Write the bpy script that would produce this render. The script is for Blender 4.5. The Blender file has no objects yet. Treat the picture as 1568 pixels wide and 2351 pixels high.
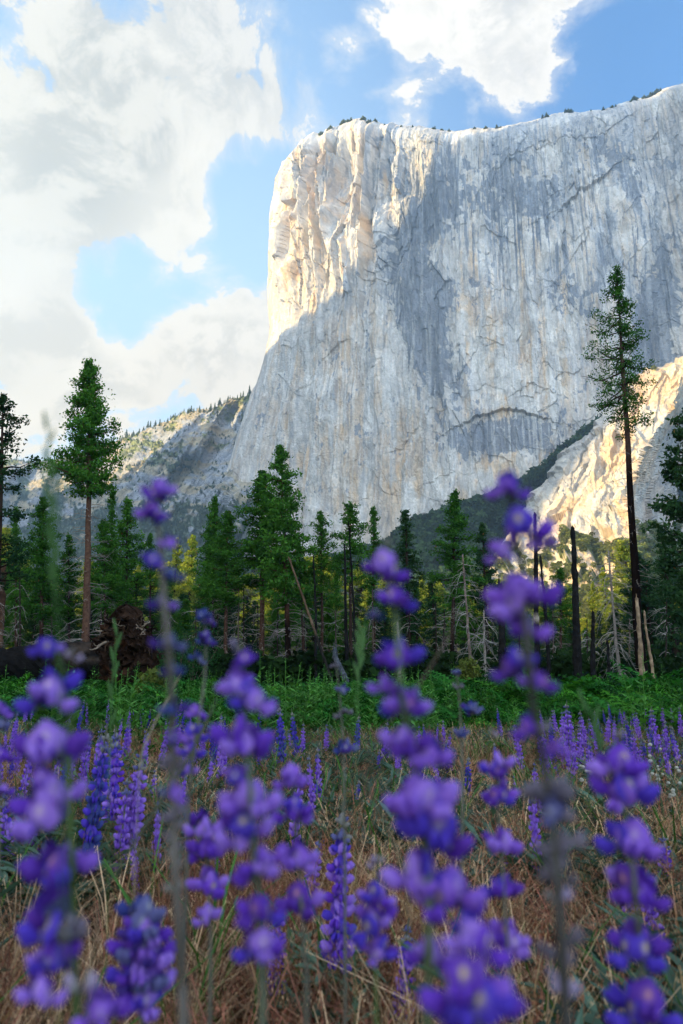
import bpy, math, random
import numpy as np
from mathutils import Vector, Matrix
R = math.radians
scn = bpy.context.scene
COL = scn.collection

# ------------------------------------------------------------------ camera
PITCH = R(13.3); CAMH = 0.85; FPX = 1567.3
cam_d = bpy.data.cameras.new('camera'); cam = bpy.data.objects.new('camera', cam_d); COL.objects.link(cam)
cam_d.sensor_fit = 'VERTICAL'; cam_d.sensor_height = 36; cam_d.sensor_width = 24; cam_d.lens = 24
cam_d.clip_start = 0.02; cam_d.clip_end = 30000
cam.location = (0, 0, CAMH); cam.rotation_euler = (R(90) + PITCH, 0, 0)
cam_d.dof.use_dof = True; cam_d.dof.focus_distance = 55; cam_d.dof.aperture_fstop = 5.0
scn.camera = cam
# ------------------------------------------------------------------ light
SUN_EL = R(16); SUN_AZ = R(-105)            # azimuth measured from +Y towards +X
SUN = Vector((math.sin(SUN_AZ) * math.cos(SUN_EL), math.cos(SUN_AZ) * math.cos(SUN_EL), math.sin(SUN_EL)))
sd = bpy.data.lights.new('sun', 'SUN'); sun = bpy.data.objects.new('sun', sd); COL.objects.link(sun)
sd.energy = 5.0; sd.angle = R(0.5); sd.color = (1.0, 0.73, 0.33)
sun.rotation_euler = (-SUN).to_track_quat('-Z', 'Y').to_euler()
scn.view_settings.view_transform = 'Standard'; scn.view_settings.look = 'None'
scn.view_settings.gamma = 1; scn.view_settings.exposure = 1.45
scn.cycles.max_bounces = 6; scn.cycles.diffuse_bounces = 3; scn.cycles.transmission_bounces = 3
scn.cycles.volume_bounces = 0; scn.cycles.transparent_max_bounces = 4; scn.cycles.glossy_bounces = 2
scn.cycles.use_adaptive_sampling = True; scn.cycles.adaptive_threshold = 0.02
scn.cycles.sample_clamp_indirect = 4
scn.cycles.use_denoising = True

def dirpix(X, Y):
    """world direction of a spot of the reference (in 1568x2351 units)"""
    a = (X - 784) / FPX; b = (1175.5 - Y) / FPX
    return Vector((a, math.cos(PITCH) - b * math.sin(PITCH), math.sin(PITCH) + b * math.cos(PITCH)))
def pix(X, Y, d):
    v = dirpix(X, Y); return Vector((0, 0, CAMH)) + v * (d / v.y)
def npix(X, Y, d):
    a = (X - 784) / FPX; b = (1175.5 - Y) / FPX
    dy = math.cos(PITCH) - b * math.sin(PITCH); dz = math.sin(PITCH) + b * math.cos(PITCH)
    t = d / dy
    return np.stack([a * t, d + 0 * t, CAMH + dz * t], -1)

# ------------------------------------------------------------------ node helper
class NT:
    def __init__(s, nt): s.nt = nt; nt.nodes.clear()
    def n(s, t, **k):
        o = s.nt.nodes.new(t)
        for a, v in k.items(): setattr(o, a, v)
        return o
    def l(s, a, b): s.nt.links.new(a, b)
    def setin(s, sock, v):
        if hasattr(v, 'is_output'): s.l(v, sock)
        else: sock.default_value = v
    def math(s, op, a, b=0.0, c=None, clamp=False):
        o = s.n('ShaderNodeMath', operation=op, use_clamp=clamp)
        s.setin(o.inputs[0], a); s.setin(o.inputs[1], b)
        if c is not None: s.setin(o.inputs[2], c)
        return o.outputs[0]
    def vm(s, op, a, b=None, sc=None):
        o = s.n('ShaderNodeVectorMath', operation=op)
        s.setin(o.inputs[0], a)
        if b is not None: s.setin(o.inputs[1], b)
        if sc is not None: s.setin(o.inputs[3], sc)
        return o.outputs['Value'] if op in ('DOT_PRODUCT', 'LENGTH') else o.outputs[0]
    def noise(s, vec, scale, detail=4, rough=.5, dist=0., ntype='FBM'):
        o = s.n('ShaderNodeTexNoise'); o.noise_type = ntype
        s.l(vec, o.inputs['Vector']); o.inputs['Scale'].default_value = scale
        o.inputs['Detail'].default_value = detail; o.inputs['Roughness'].default_value = rough
        o.inputs['Distortion'].default_value = dist
        return o
    def mr(s, v, a, b, c=0., d=1., smooth=True):
        o = s.n('ShaderNodeMapRange'); o.interpolation_type = 'SMOOTHSTEP' if smooth else 'LINEAR'
        s.setin(o.inputs[0], v)
        for i, x in enumerate((a, b, c, d)): s.setin(o.inputs[1 + i], x)
        return o.outputs[0]
    def mix(s, f, a, b, mode='MIX'):
        o = s.n('ShaderNodeMix', data_type='RGBA', blend_type=mode)
        s.setin(o.inputs[0], f); s.setin(o.inputs[6], a); s.setin(o.inputs[7], b)
        return o.outputs[2]

# ------------------------------------------------------------------ sky
w = bpy.data.worlds.new('World'); scn.world = w; w.use_nodes = True
N = NT(w.node_tree)
tc = N.n('ShaderNodeTexCoord'); D = tc.outputs['Generated']
sky = N.n('ShaderNodeTexSky'); sky.sky_type = 'NISHITA'; sky.sun_disc = False
sky.sun_elevation = SUN_EL; sky.sun_rotation = SUN_AZ
sky.altitude = 1200; sky.air_density = 1.0; sky.dust_density = 1.2; sky.ozone_density = 2.0
def blobs(lst):
    acc = None
    for X, Y, r, wt in lst:
        r *= 1.45; wt *= .62
        c = dirpix(X, Y).normalized()
        dt = N.vm('DOT_PRODUCT', D, tuple(c))
        th = r / FPX
        v = N.mr(dt, math.cos(th), 1.0 - (1 - math.cos(th)) * 0.05, 0, wt)
        acc = v if acc is None else N.math('ADD', acc, v)
    return acc
PLACE = [(100, 300, 330, .50), (330, 130, 250, .42), (560, 190, 170, .42), (450, 330, 150, .35), (180, 480, 220, .40), (30, 560, 150, .25), (740, 265, 110, .34),
         (440, 540, 110, .55), (330, 520, 110, .4), (90, 690, 130, .72), (60, 830, 150, .66), (190, 880, 130, .55), (440, 700, 110, .50), (540, 790, 130, .75), (600, 650, 55, .6),
         (420, 890, 170, .75), (1060, 20, 190, .75), (1280, 30, 150, .5), (1420, 0, 110, .4), (1230, 180, 60, .45), (1260, 240, 70, .3), (790, 130, 42, .6), (905, 268, 60, .45), (1010, 110, 80, .35), (150, 1000, 160, .2), (160, 50, 60, .3),
         (500, 470, 70, -.8), (570, 400, 70, -.7), (600, 520, 90, -.8), (400, 620, 90, -.7), (510, 620, 80, -.6), (690, 60, 130, -.7), (830, 190, 70, -.4), (950, 200, 110, -.5), (1110, 230, 90, -.5), (1420, 200, 130, -.8), (1540, 110, 130, -.8), (1330, 140, 50, -.3),
         (120, 140, 80, -.25), (350, 240, 50, -.35), (290, 640, 110, -.95), (240, 750, 80, -.8), (130, 610, 80, -.6), (570, 600, 60, -.5), (230, 330, 40, -.4)]
mask = blobs(PLACE)
warp = N.noise(D, 3.2, 3, .5)
wv = N.vm('SCALE', N.vm('SUBTRACT', warp.outputs['Color'], (.5, .5, .5)), None, .22)
def dens(vec):
    q = N.vm('ADD', vec, wv)
    q = N.vm('MULTIPLY', q, (1, 1, 1.25))
    a = N.noise(q, 6.5, 13, .62, .1).outputs[0]
    vo = N.n('ShaderNodeTexVoronoi'); vo.feature = 'F1'; N.l(q, vo.inputs['Vector']); vo.inputs['Scale'].default_value = 9.0
    vo.inputs['Detail'].default_value = 5; vo.inputs['Roughness'].default_value = .62; vo.inputs['Lacunarity'].default_value = 2.3; vo.normalize = True
    return N.math('SUBTRACT', N.math('MULTIPLY', a, 3.2), N.math('MULTIPLY', vo.outputs['Distance'], 1.8))
d0 = dens(D)
off = tuple(SUN * 0.030 + Vector((0, 0, 0.028)))
d1 = dens(N.vm('ADD', D, off))
sepd = N.n('ShaderNodeSeparateXYZ'); N.l(D, sepd.inputs[0])
# outside the framed part of the sky the weather is simply a bit more cloudy
back = N.mr(sepd.outputs[1], .35, -.1, 0, .22)
tot = N.math('ADD', N.math('ADD', d0, N.math('SUBTRACT', mask, .22)), back)
T0 = 1.03
cov = N.math('MAXIMUM', N.mr(tot, T0, T0 + .22, 0, 1), N.mr(tot, T0 - .35, T0 + .3, 0, .5))
thick = N.mr(tot, T0 + .12, T0 + .75, 0, 1)
lit = N.mr(N.math('SUBTRACT', d0, d1), -.24, .26, 0, 1)
gray = N.math('MAXIMUM', blobs([(30, 290, 230, 1.1), (120, 200, 160, .3), (420, 60, 200, .75), (560, 130, 150, .35), (280, 450, 150, .55), (60, 820, 90, .55), (130, 700, 60, .45), (450, 880, 130, .25), (330, 290, 80, .3)]), 0.0)
gl = N.math('MULTIPLY', N.math('MINIMUM', gray, 1.0), N.math('SUBTRACT', 1.0, N.math('MULTIPLY', lit, .55)))
gl = N.math('MAXIMUM', gl, N.math('MULTIPLY', N.math('MULTIPLY', thick, N.math('SUBTRACT', 1.0, lit)), .5))
ccol = N.mix(gl, (.48, .44, .375, 1), (.20, .20, .188, 1))
warmth = blobs([(60, 560, 420, .8)])
ccol = N.mix(N.math('MINIMUM', warmth, .6), ccol, N.mix(.5, ccol, (.60, .51, .35, 1)))
# thin veil that pales the blue towards the horizon
el = N.math('ABSOLUTE', sepd.outputs[2])
veil = N.mr(el, .98, .35, .20, .96)
veil = N.math('MULTIPLY', veil, N.mr(sepd.outputs[0], .34, -.10, .22, 1))
SKYS = 0.088
bs = N.vm('SCALE', N.mix(1, sky.outputs[0], (.07, .84, 1.42, 1), 'MULTIPLY'), None, SKYS)
blue = N.mix(veil, bs, (.31, .42, .52, 1))
# sky outside the frame is boosted in brightness to fill the shade
bright = N.math('ADD', 1.0, N.mr(sepd.outputs[1], .25, -.35, 0, 1.5))
fin = N.mix(cov, blue, ccol)
fin = N.vm('SCALE', N.mix(N.mr(sepd.outputs[1], .25, -.35), fin, N.mix(1, fin, (1.0, 1.0, .97, 1), 'MULTIPLY')), None, bright)
bg = N.n('ShaderNodeBackground'); N.l(fin, bg.inputs[0]); bg.inputs[1].default_value = 1.0
wo = N.n('ShaderNodeOutputWorld'); N.l(bg.outputs[0], wo.inputs[0])
w.cycles.sampling_method = 'MANUAL'; w.cycles.sample_map_resolution = 512

# ------------------------------------------------------------------ numpy noise
def _hash(ix, iy, iz, seed):
    h = (ix.astype(np.int64) * 374761393 + iy.astype(np.int64) * 668265263 + iz.astype(np.int64) * 2147483647 + seed * 1274126177) & 0xffffffff
    h = ((h ^ (h >> 13)) * 1274126177) & 0xffffffff
    h = ((h ^ (h >> 15)) * 2246822519) & 0xffffffff
    return (h ^ (h >> 16)) & 0xffffffff
def rnd(ix, iy, iz, seed): return _hash(ix, iy, iz, seed) / 4294967295.0
def vnoise(x, y, z, seed=0):
    ix, iy, iz = np.floor(x), np.floor(y), np.floor(z)
    fx, fy, fz = x - ix, y - iy, z - iz
    ux, uy, uz = [f * f * f * (f * (f * 6 - 15) + 10) for f in (fx, fy, fz)]
    r = 0
    for a in (0, 1):
        for b in (0, 1):
            for c in (0, 1):
                wgt = (ux if a else 1 - ux) * (uy if b else 1 - uy) * (uz if c else 1 - uz)
                r = r + wgt * rnd(ix + a, iy + b, iz + c, seed)
    return r * 2 - 1
def fbm(x, y, z, o=4, seed=0, g=.5):
    s = 0; a = 1; t = 0
    for i in range(o):
        s = s + a * vnoise(x, y, z, seed + i * 17); t += a
        a *= g; x = x * 2.03 + 11.3; y = y * 2.03 + 5.1; z = z * 2.03 + 7.7
    return s / t * 1.5
def facets(x, y, seed=0, tilt=1.0):
    """voronoi cells of the plane, each a tilted plate; returns (height, edge, random id)"""
    ix, iy = np.floor(x), np.floor(y)
    bd = np.full(x.shape, 9.); sd2 = bd.copy(); bh = np.zeros(x.shape); bi = np.zeros(x.shape)
    for a in (-1, 0, 1):
        for b in (-1, 0, 1):
            cx, cy = ix + a, iy + b; z0 = cx * 0
            px = cx + rnd(cx, cy, z0, seed); py = cy + rnd(cx, cy, z0, seed + 1)
            dx, dy = x - px, y - py; d = dx * dx + dy * dy
            h = (rnd(cx, cy, z0, seed + 2) - .5) + tilt * (dx * (rnd(cx, cy, z0, seed + 3) - .5) + dy * (rnd(cx, cy, z0, seed + 4) - .5)) * 2
            m = d < bd
            sd2 = np.where(m, bd, np.minimum(sd2, d)); bh = np.where(m, h, bh)
            bi = np.where(m, rnd(cx, cy, z0, seed + 5), bi); bd = np.where(m, d, bd)
    return bh, np.sqrt(sd2) - np.sqrt(bd), bi
def sstep(a, b, x):
    t = np.clip((x - a) / (b - a), 0, 1); return t * t * (3 - 2 * t)

# ------------------------------------------------------------------ mesh helpers
def new_mesh(name, V, F, mat, col=None, smooth=False, parent=None, midx=None):
    """V (n,3); F (m,k) int array or list of such arrays; col (n,3) colour per vertex"""
    me = bpy.data.meshes.new(name)
    if isinstance(F, np.ndarray): F = [F]
    F = [f for f in F if len(f)]
    V = np.asarray(V, dtype=np.float32)
    me.vertices.add(len(V)); me.vertices.foreach_set('co', V.ravel())
    tot = sum(f.size for f in F); nf = sum(len(f) for f in F)
    me.loops.add(tot); me.loops.foreach_set('vertex_index', np.concatenate([f.ravel() for f in F]).astype(np.int32))
    me.polygons.add(nf)
    cnt = np.concatenate([np.full(len(f), f.shape[1]) for f in F])
    st = np.concatenate([[0], np.cumsum(cnt)[:-1]])
    me.polygons.foreach_set('loop_start', st.astype(np.int32))
    me.polygons.foreach_set('use_smooth', np.full(nf, smooth))
    me.update(calc_edges=True)
    if col is not None:
        ca = me.color_attributes.new('Col', 'FLOAT_COLOR', 'POINT')
        c4 = np.ones((len(V), 4), np.float32); c4[:, :3] = np.clip(col, 0, 1); ca.data.foreach_set('color', c4.ravel())
    me.materials.append(mat)
    o = bpy.data.objects.new(name, me); COL.objects.link(o)
    if parent is not None: o.parent = parent
    return o
def tag(o, label=None, cat=None, group=None, kind=None):
    for k, v in (('label', label), ('category', cat), ('group', group), ('kind', kind)):
        if v: o[k] = v
    return o
def empty(name, loc=(0, 0, 0), rz=0):
    o = bpy.data.objects.new(name, None); COL.objects.link(o); o.location = loc; o.rotation_euler = (0, 0, rz)
    o.empty_display_size = .1
    return o
def grid_faces(nr, nc):
    i = np.arange(nr * nc).reshape(nr, nc)
    return np.stack([i[:-1, :-1], i[1:, :-1], i[1:, 1:], i[:-1, 1:]], -1).reshape(-1, 4)
class MB:
    """collects tubes and faces"""
    def __init__(s): s.V = []; s.Q = []; s.T = []; s.C = []; s.n = 0
    def add(s, V, Q=None, T=None, col=(.5, .5, .5)):
        V = np.asarray(V, float)
        if Q is not None and len(Q): s.Q.append(np.asarray(Q) + s.n)
        if T is not None and len(T): s.T.append(np.asarray(T) + s.n)
        c = np.asarray(col, float)
        s.C.append(np.broadcast_to(c, (len(V), 3)) if c.ndim == 1 else c)
        s.V.append(V); s.n += len(V)
    def tube(s, P, rad, sides=6, col=(.5, .5, .5), rough=0., rs=None, cap=False):
        P = np.asarray(P, float); n = len(P); rad = np.broadcast_to(np.asarray(rad, float), (n,))
        T = np.gradient(P, axis=0); T /= np.linalg.norm(T, axis=1)[:, None] + 1e-9
        ref = np.array([0., 0, 1]) if abs(T[0][2]) < .8 else np.array([1., 0, 0])
        A = np.cross(T, ref); A /= np.linalg.norm(A, axis=1)[:, None] + 1e-9
        B = np.cross(T, A)
        th = np.linspace(0, 2 * np.pi, sides, endpoint=False)
        rr = rad[:, None] * (1 + (0 if rs is None else rs.uniform(-rough, rough, (n, sides))))
        V = P[:, None] + rr[..., None] * (np.cos(th)[None, :, None] * A[:, None] + np.sin(th)[None, :, None] * B[:, None])
        i = np.arange(n * sides).reshape(n, sides); j = np.roll(i, -1, 1)
        Q = np.stack([i[:-1], j[:-1], j[1:], i[1:]], -1).reshape(-1, 4)
        V = V.reshape(-1, 3)
        Tt = None
        if cap:
            V = np.vstack([V, P[-1], P[0]]); k = n * sides
            Tt = [(i[-1][a], j[-1][a], k) for a in range(sides)] + [(j[0][a], i[0][a], k + 1) for a in range(sides)]
        c = np.asarray(col, float)
        if c.ndim == 2: c = np.repeat(c, sides, 0); c = c if not cap else np.vstack([c, c[-1], c[0]])
        s.add(V, Q, Tt, c)
    def build(s, name, mat, parent=None, smooth=False):
        F = []
        if s.Q: F.append(np.vstack(s.Q))
        if s.T: F.append(np.vstack(s.T))
        return new_mesh(name, np.vstack(s.V), F, mat, np.vstack(s.C), smooth, parent)

# ------------------------------------------------------------------ materials
def mat_attr(name, rough=.9, trans=0., nscale=0., namp=.25, bump=0., bscale=1., objvar=0., tint=(1, 1, 1), tcol=(1.15, 1.2, .55)):
    m = bpy.data.materials.new(name); m.use_nodes = True; n = NT(m.node_tree)
    at = n.n('ShaderNodeAttribute'); at.attribute_name = 'Col'; c = at.outputs['Color']
    tcn = n.n('ShaderNodeTexCoord')
    if nscale:
        nz = n.noise(tcn.outputs['Object'], nscale, 5, .6)
        c = n.mix(1, c, n.n('ShaderNodeCombineColor').outputs[0], 'MULTIPLY') if False else c
        f = n.mr(nz.outputs[0], .3, .7, 1 - namp, 1 + namp)
        c = n.vm('SCALE', c, None, f)
    if objvar:
        oi = n.n('ShaderNodeObjectInfo')
        c = n.vm('SCALE', c, None, n.mr(oi.outputs['Random'], 0, 1, 1 - objvar, 1 + objvar, False))
        c = n.mix(n.math('MULTIPLY', oi.outputs['Random'], objvar), c, n.mix(1, c, (1.5, .95, .5, 1), 'MULTIPLY'))
    out = n.n('ShaderNodeOutputMaterial')
    b = n.n('ShaderNodeBsdfPrincipled'); n.setin(b.inputs['Base Color'], c); b.inputs['Roughness'].default_value = rough
    b.inputs['Specular IOR Level'].default_value = .03 if name not in ('granite',) else .1
    if bump:
        bz = n.noise(tcn.outputs['Object'], bscale, 6, .65)
        bp = n.n('ShaderNodeBump'); bp.inputs['Strength'].default_value = bump; n.l(bz.outputs[0], bp.inputs['Height']); bp.inputs['Distance'].default_value = 1 / bscale
        n.l(bp.outputs[0], b.inputs['Normal'])
    if trans:
        t = n.n('ShaderNodeBsdfTranslucent'); n.setin(t.inputs[0], n.mix(1, c, tuple(tcol) + (1,), 'MULTIPLY'))
        mx = n.n('ShaderNodeMixShader'); mx.inputs[0].default_value = trans
        n.l(b.outputs[0], mx.inputs[1]); n.l(t.outputs[0], mx.inputs[2]); n.l(mx.outputs[0], out.inputs[0])
    else: n.l(b.outputs[0], out.inputs[0])
    return m
M_rock = mat_attr('granite', .85, nscale=.25, namp=.10, bump=.35, bscale=.35)
M_hill = mat_attr('hillside', .95, nscale=.06, namp=.25)
M_fol = mat_attr('foliage', .75, trans=.28, objvar=.22)
M_bark = mat_attr('bark', .9, nscale=6, namp=.3, bump=.5, bscale=14)
M_wood = mat_attr('dead_wood', .9, nscale=5, namp=.3, bump=.5, bscale=10)
M_leaf = mat_attr('herb', .6, trans=.3)
M_petal = mat_attr('petal', .5, trans=.35, tcol=(1.2, .95, 1.2), objvar=.0)
M_soil = mat_attr('soil', .95, nscale=5, namp=.35, bump=.6, bscale=12)

# ------------------------------------------------------------------ the granite cliff
def interp(x, xs, ys): return np.interp(x, xs, ys)
def smooth_interp(x, xs, ys):
    xs = np.asarray(xs, float); ys = np.asarray(ys, float)
    m = np.gradient(ys, xs); i = np.clip(np.searchsorted(xs, x) - 1, 0, len(xs) - 2)
    h = xs[i + 1] - xs[i]; t = np.clip((x - xs[i]) / h, 0, 1)
    return (2*t**3-3*t**2+1)*ys[i] + (t**3-2*t**2+t)*h*m[i] + (-2*t**3+3*t**2)*ys[i+1] + (t**3-t**2)*h*m[i+1]
def normals(P):
    du = np.gradient(P, axis=1); dv = np.gradient(P, axis=0)
    n = np.cross(du, dv); n /= np.linalg.norm(n, axis=2)[..., None] + 1e-9
    return n
def seg_dist(X, Y, pts):
    """signed side (+ = above) and distance to a polyline"""
    best = np.full(X.shape, 1e9); side = np.zeros(X.shape)
    for (x0, y0), (x1, y1) in zip(pts[:-1], pts[1:]):
        dx, dy = x1 - x0, y1 - y0; L = dx * dx + dy * dy
        t = np.clip(((X - x0) * dx + (Y - y0) * dy) / L, 0, 1)
        d = np.hypot(X - x0 - t * dx, Y - y0 - t * dy)
        s_ = np.sign(dx * (Y - y0) - dy * (X - x0))
        m = d < best; best = np.where(m, d, best); side = np.where(m, s_, side)
    return best, side
def gz(x, y):
    x = np.asarray(x, float); y = np.asarray(y, float)
    return .05 * np.sin(x * .7 + 1) * np.sin(y * .5) * sstep(2, 8, y) + .035 * np.maximum(0, y - 70) * sstep(60, 130, y) - .0 * x
def build_cliff():
    nr, nc = 900, 860
    u = np.linspace(0, 1, nc); u = u ** 1.08
    v = np.linspace(0, 1, nr)
    xr = [645, 655, 670, 692, 722, 765, 800, 860, 900, 960, 1020, 1050, 1100, 1160, 1210, 1260, 1320, 1380, 1420, 1470, 1520, 1568, 1760]
    yr = [372, 345, 328, 313, 298, 286, 279, 280, 286, 293, 302, 300, 292, 286, 278, 262, 256, 250, 238, 225, 205, 190, 130]
    rim = interp(645 + (1760 - 645) * u, xr, yr)
    Y = rim[None, :] + (1420 - rim[None, :]) * v[:, None]
    xl = smooth_interp(Y, [340, 372, 450, 540, 620, 700, 760, 800, 860, 930, 1050, 1170, 1300, 1420], [668, 648, 629, 621, 618, 618, 620, 612, 594, 567, 528, 492, 455, 415])
    X = xl + (1760 - xl) * u[None, :]
    wob = fbm(X / 160, Y / 300, 0 * X, 3, 5)
    Dp = smooth_interp(X + 30 * wob, [500, 640, 700, 780, 900, 980, 1060, 1200, 1330, 1420, 1480, 1525, 1580, 1660, 1780], [1290, 1215, 1165, 1110, 1035, 985, 955, 935, 915, 905, 925, 960, 905, 860, 820])
    Dp = Dp + 150 * (1 - (Y - 200) / 1100)
    # left edge rolls away
    du = (X - xl)
    Dp = Dp + 75 * np.exp(-du / 14.) + 60 * np.exp(-du / 45.)
    # rim rolls back
    dvr = (Y - rim[None, :])
    Dp = Dp + 50 * np.exp(-dvr / 7.)
    P = npix(X, Y, Dp)
    Nn = normals(P)
    if Nn[nr // 2, nc // 2, 1] > 0: Nn = -Nn
    x, y, z = P[..., 0], P[..., 1], P[..., 2]
    s = x * .8 - y * .6            # runs along the wall
    s = np.where(True, x - .35 * y, s)
    wx = fbm(s / 90, z / 260, y * 0, 3, 21) * 18
    lz = sstep(1050, 700, X) * sstep(800, 500, Y)     # flaky shoulder
    rid = 1 - np.abs(fbm((s + wx) / 55, z / 420, z * 0, 3, 3)) * 1.6
    h = 9 * rid
    h += 4.0 * (1 - np.abs(fbm((s + wx) / 17, z / 130, z * 0, 3, 9)) * 1.7) * (.7 + 1.0 * lz)
    diag = (s + .45 * z)
    f1, e1, i1 = facets((s + wx) / 34 , (z + .5 * s) / 95, 31)
    f2, e2, i2 = facets((s + .7 * wx) / 11, (z + .35 * s) / 38, 37)
    f3, e3, i3 = facets((s + .25 * z + .4 * wx) / 62, (z - .3 * s) / 120, 41)
    f4, e4, i4 = facets((s + .3 * wx) / 4.6, (z + .6 * s) / 15, 47)
    h += f1 * 8.0 * (.32 + 1.4 * lz) + f2 * 3.8 * (.45 + .9 * lz) + f3 * 2.5 + f4 * .7
    big = 1 - np.abs(fbm((s + .8 * wx) / 34, z / 330, z * 0, 2, 133)) * 2.2
    h += 22 * lz * big + 3 * big
    h += 1.6 * (1 - np.abs(fbm((s + .3 * wx) / 6.5, z / 90, z * 0, 3, 135)) * 1.8) * (.5 + np.exp(-(((X - 1160) / 240) ** 2 + ((Y - 470) / 190) ** 2)) + .8 * np.exp(-(((X - 1450) / 110) ** 2 + ((Y - 500) / 250) ** 2)))
    h += 1.1 * fbm(s / 5, z / 14, z * 0, 4, 51) + .5 * fbm(s / 2.0, z / 3.5, z * 0, 2, 55)
    # prominent roofs, arches and corners
    feats = [([(1085, 958), (1110, 946), (1140, 938), (1175, 940), (1215, 952)], 7, 60, 1),
             ([(1030, 885), (1060, 850), (1090, 800)], 4, 30, 1), ([(1180, 905), (1225, 885), (1270, 905)], 4, 26, 1),
             ([(1300, 470), (1345, 430), (1372, 408), (1392, 395)], 8, 30, 1), ([(1230, 510), (1262, 488), (1300, 478)], 3, 22, 1),
             ([(900, 1030), (935, 1005), (950, 990)], 5, 26, 1), ([(1150, 1140), (1185, 1110), (1230, 1100)], 6, 30, 1),
             ([(860, 640), (900, 600), (935, 560), (960, 470)], 5, 30, 1), ([(1150, 370), (1210, 345), (1290, 320), (1360, 315), (1440, 270)], 5, 34, 1),
             ([(900, 345), (960, 330), (1010, 340)], 4, 20, 1), ([(1420, 640), (1445, 590), (1480, 560)], 4, 26, 1), ([(620, 860), (680, 845), (770, 850), (860, 870)], 1.2, 12, -1),
             ([(1240, 640), (1290, 665), (1320, 655)], 3, 20, 1), ([(960, 1120), (1010, 1090), (1070, 1085)], 2.5, 20, 1)]
    dark = np.zeros(X.shape)
    jx = X + 5 * fbm(X / 12, Y / 12, 0 * X, 3, 61); jy = Y + 5 * fbm(X / 12, Y / 12, 0 * X + 5, 3, 63)
    for pts, amp, rad, sg in feats:
        dd, sd_ = seg_dist(jx, jy, pts)
        below = sd_ > 0 if sg > 0 else sd_ < 0
        amp = amp * (.75 if pts[0][0] in (1085, 1300) else .38)
        h -= amp * np.where(below, np.exp(-dd / rad), 0)
        h += amp * .5 * np.where(~below, np.exp(-dd / (rad * .5)), 0)
        dark = np.maximum(dark, np.where(below, np.exp(-dd / (rad * .25)), 0) * .0)
    h = (h - h.mean()) * (.25 + .75 * sstep(0, 45, dvr)) * (.3 + .7 * sstep(0, 45, du))
    P2 = P + Nn * h[..., None]
    # ---- stone colours
    def g(cx, cy, rx, ry, a=0.):
        ca, sa = math.cos(R(a)), math.sin(R(a)); dx, dy = X - cx, Y - cy
        return np.exp(-(((dx * ca + dy * sa) / rx) ** 2 + ((-dx * sa + dy * ca) / ry) ** 2))
    n1 = fbm(s / 45, z / 90, z * 0, 5, 71); n2 = fbm(s / 14, z / 120, z * 0, 5, 73); n3 = fbm(s / 3.2, z / 75, z * 0, 4, 77); n4 = fbm(s / 8, z / 12, z * 0, 5, 79)
    pale = np.array([.515, .485, .455]); tan = np.array([.60, .45, .31]); dk = np.array([.175, .19, .22]); blue = np.array([.36, .37, .395]); white = np.array([.70, .67, .63])
    c = np.broadcast_to(pale, X.shape + (3,)).copy()
    def lay(c, col, m): m = np.clip(m, 0, 1)[..., None]; return c * (1 - m) + col * m
    tm = g(1130, 780, 80, 240) + .9 * g(740, 640, 140, 330) * .6 + .8 * g(860, 1050, 240, 140) * .7 + .5 * g(1280, 760, 120, 180) + .5 * g(800, 420, 140, 120)+.5*g(1170,1080,120,60)
    c = lay(c, tan, (.30 + tm * 1.3) * sstep(-.35, .45, n2 + .5 * n1 + .35 * n4 + .4 * (i1 - .5)) * 1.1)
    bm = g(1150, 420, 260, 190) + .8 * g(930, 430, 80, 200, 15) + .6 * g(1420, 560, 150, 260) + .6 * g(1180, 1010, 160, 90) + .25
    c = lay(c, blue, 1.1 * bm * sstep(-.35, .45, n1 + .6 * n3))
    c = lay(c, white, .45 * sstep(.10, .40, fbm(s / 20, z / 32, z * 0, 5, 83)) * (1 - .5 * g(960, 760, 90, 140)))
    # dark diorite field and its rags; right recess darkened with painted shade
    dm = 1.25 * g(975, 700, 62, 110, -8) + 1.1 * g(945, 520, 55, 150, 12) * .8 + .9 * g(1000, 850, 50, 90, -20) + .8 * g(1180, 985, 110, 42, -5) + .75 * g(1100, 1010, 90, 40) + .7 * g(1320, 690, 60, 55) + 1.5 * g(1505, 740, 48, 150, 8) + .6 * g(1400, 360, 90, 50, 25) + .5 * g(1050, 450, 150, 90) + .5 * g(1220, 430, 120, 100) + .5*g(1240,1030,50,60)
    c = lay(c, dk, .92 * sstep(.42, .56, dm + .42 * n4 + .30 * n1 + .35 * (i2 - .5) + .3 * (i4 - .5)))
    # water streaks
    st = sstep(.12, .45, n3 + .3 * n2)
    sm = .22 + .8 * g(1130, 470, 230, 170) + .8 * g(1460, 480, 110, 260) + .5 * g(870, 380, 220, 90) + .5 * g(1250, 560, 150, 120) + .25 * g(750, 900, 260, 300)
    c = lay(c, dk * 1.0, .80 * st * sm)
    st2 = sstep(.15, .5, fbm(s / 2.6 + 9, z / 110, z * 0, 3, 91))
    c = lay(c, white, .45 * st2 * (.3 + .7 * (g(1250, 900, 140, 160) + g(750, 900, 200, 300))))
    # cell to cell tone, cracks and pale dykes
    c *= (1 + .20 * (i2 - .5) + .14 * (i1 - .5) + .14 * (i4 - .5) + .18 * n4 + .10 * n3)[..., None]
    cr = np.clip(1 - e1 / .03, 0, 1) * .30 + np.clip(1 - e2 / .06, 0, 1) * .30 + np.clip(1 - e4 / .1, 0, 1) * .18
    c *= (1 - cr * .75 * sstep(-.4, .3, n1 + n4))[..., None]
    dy = np.abs(fbm(X / 80, (Y - .25 * X) / 22, 0 * X, 3, 95)); c = lay(c, white, .5 * np.clip(1 - dy / .02, 0, 1) * sstep(560, 900, Y))
    # plateau behind the rim and the hidden flank
    back = [P2[0] + np.array([0, k, zz]) for k, zz in ((25, -3), (80, -14), (250, -60), (900, -500))][::-1]
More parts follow.
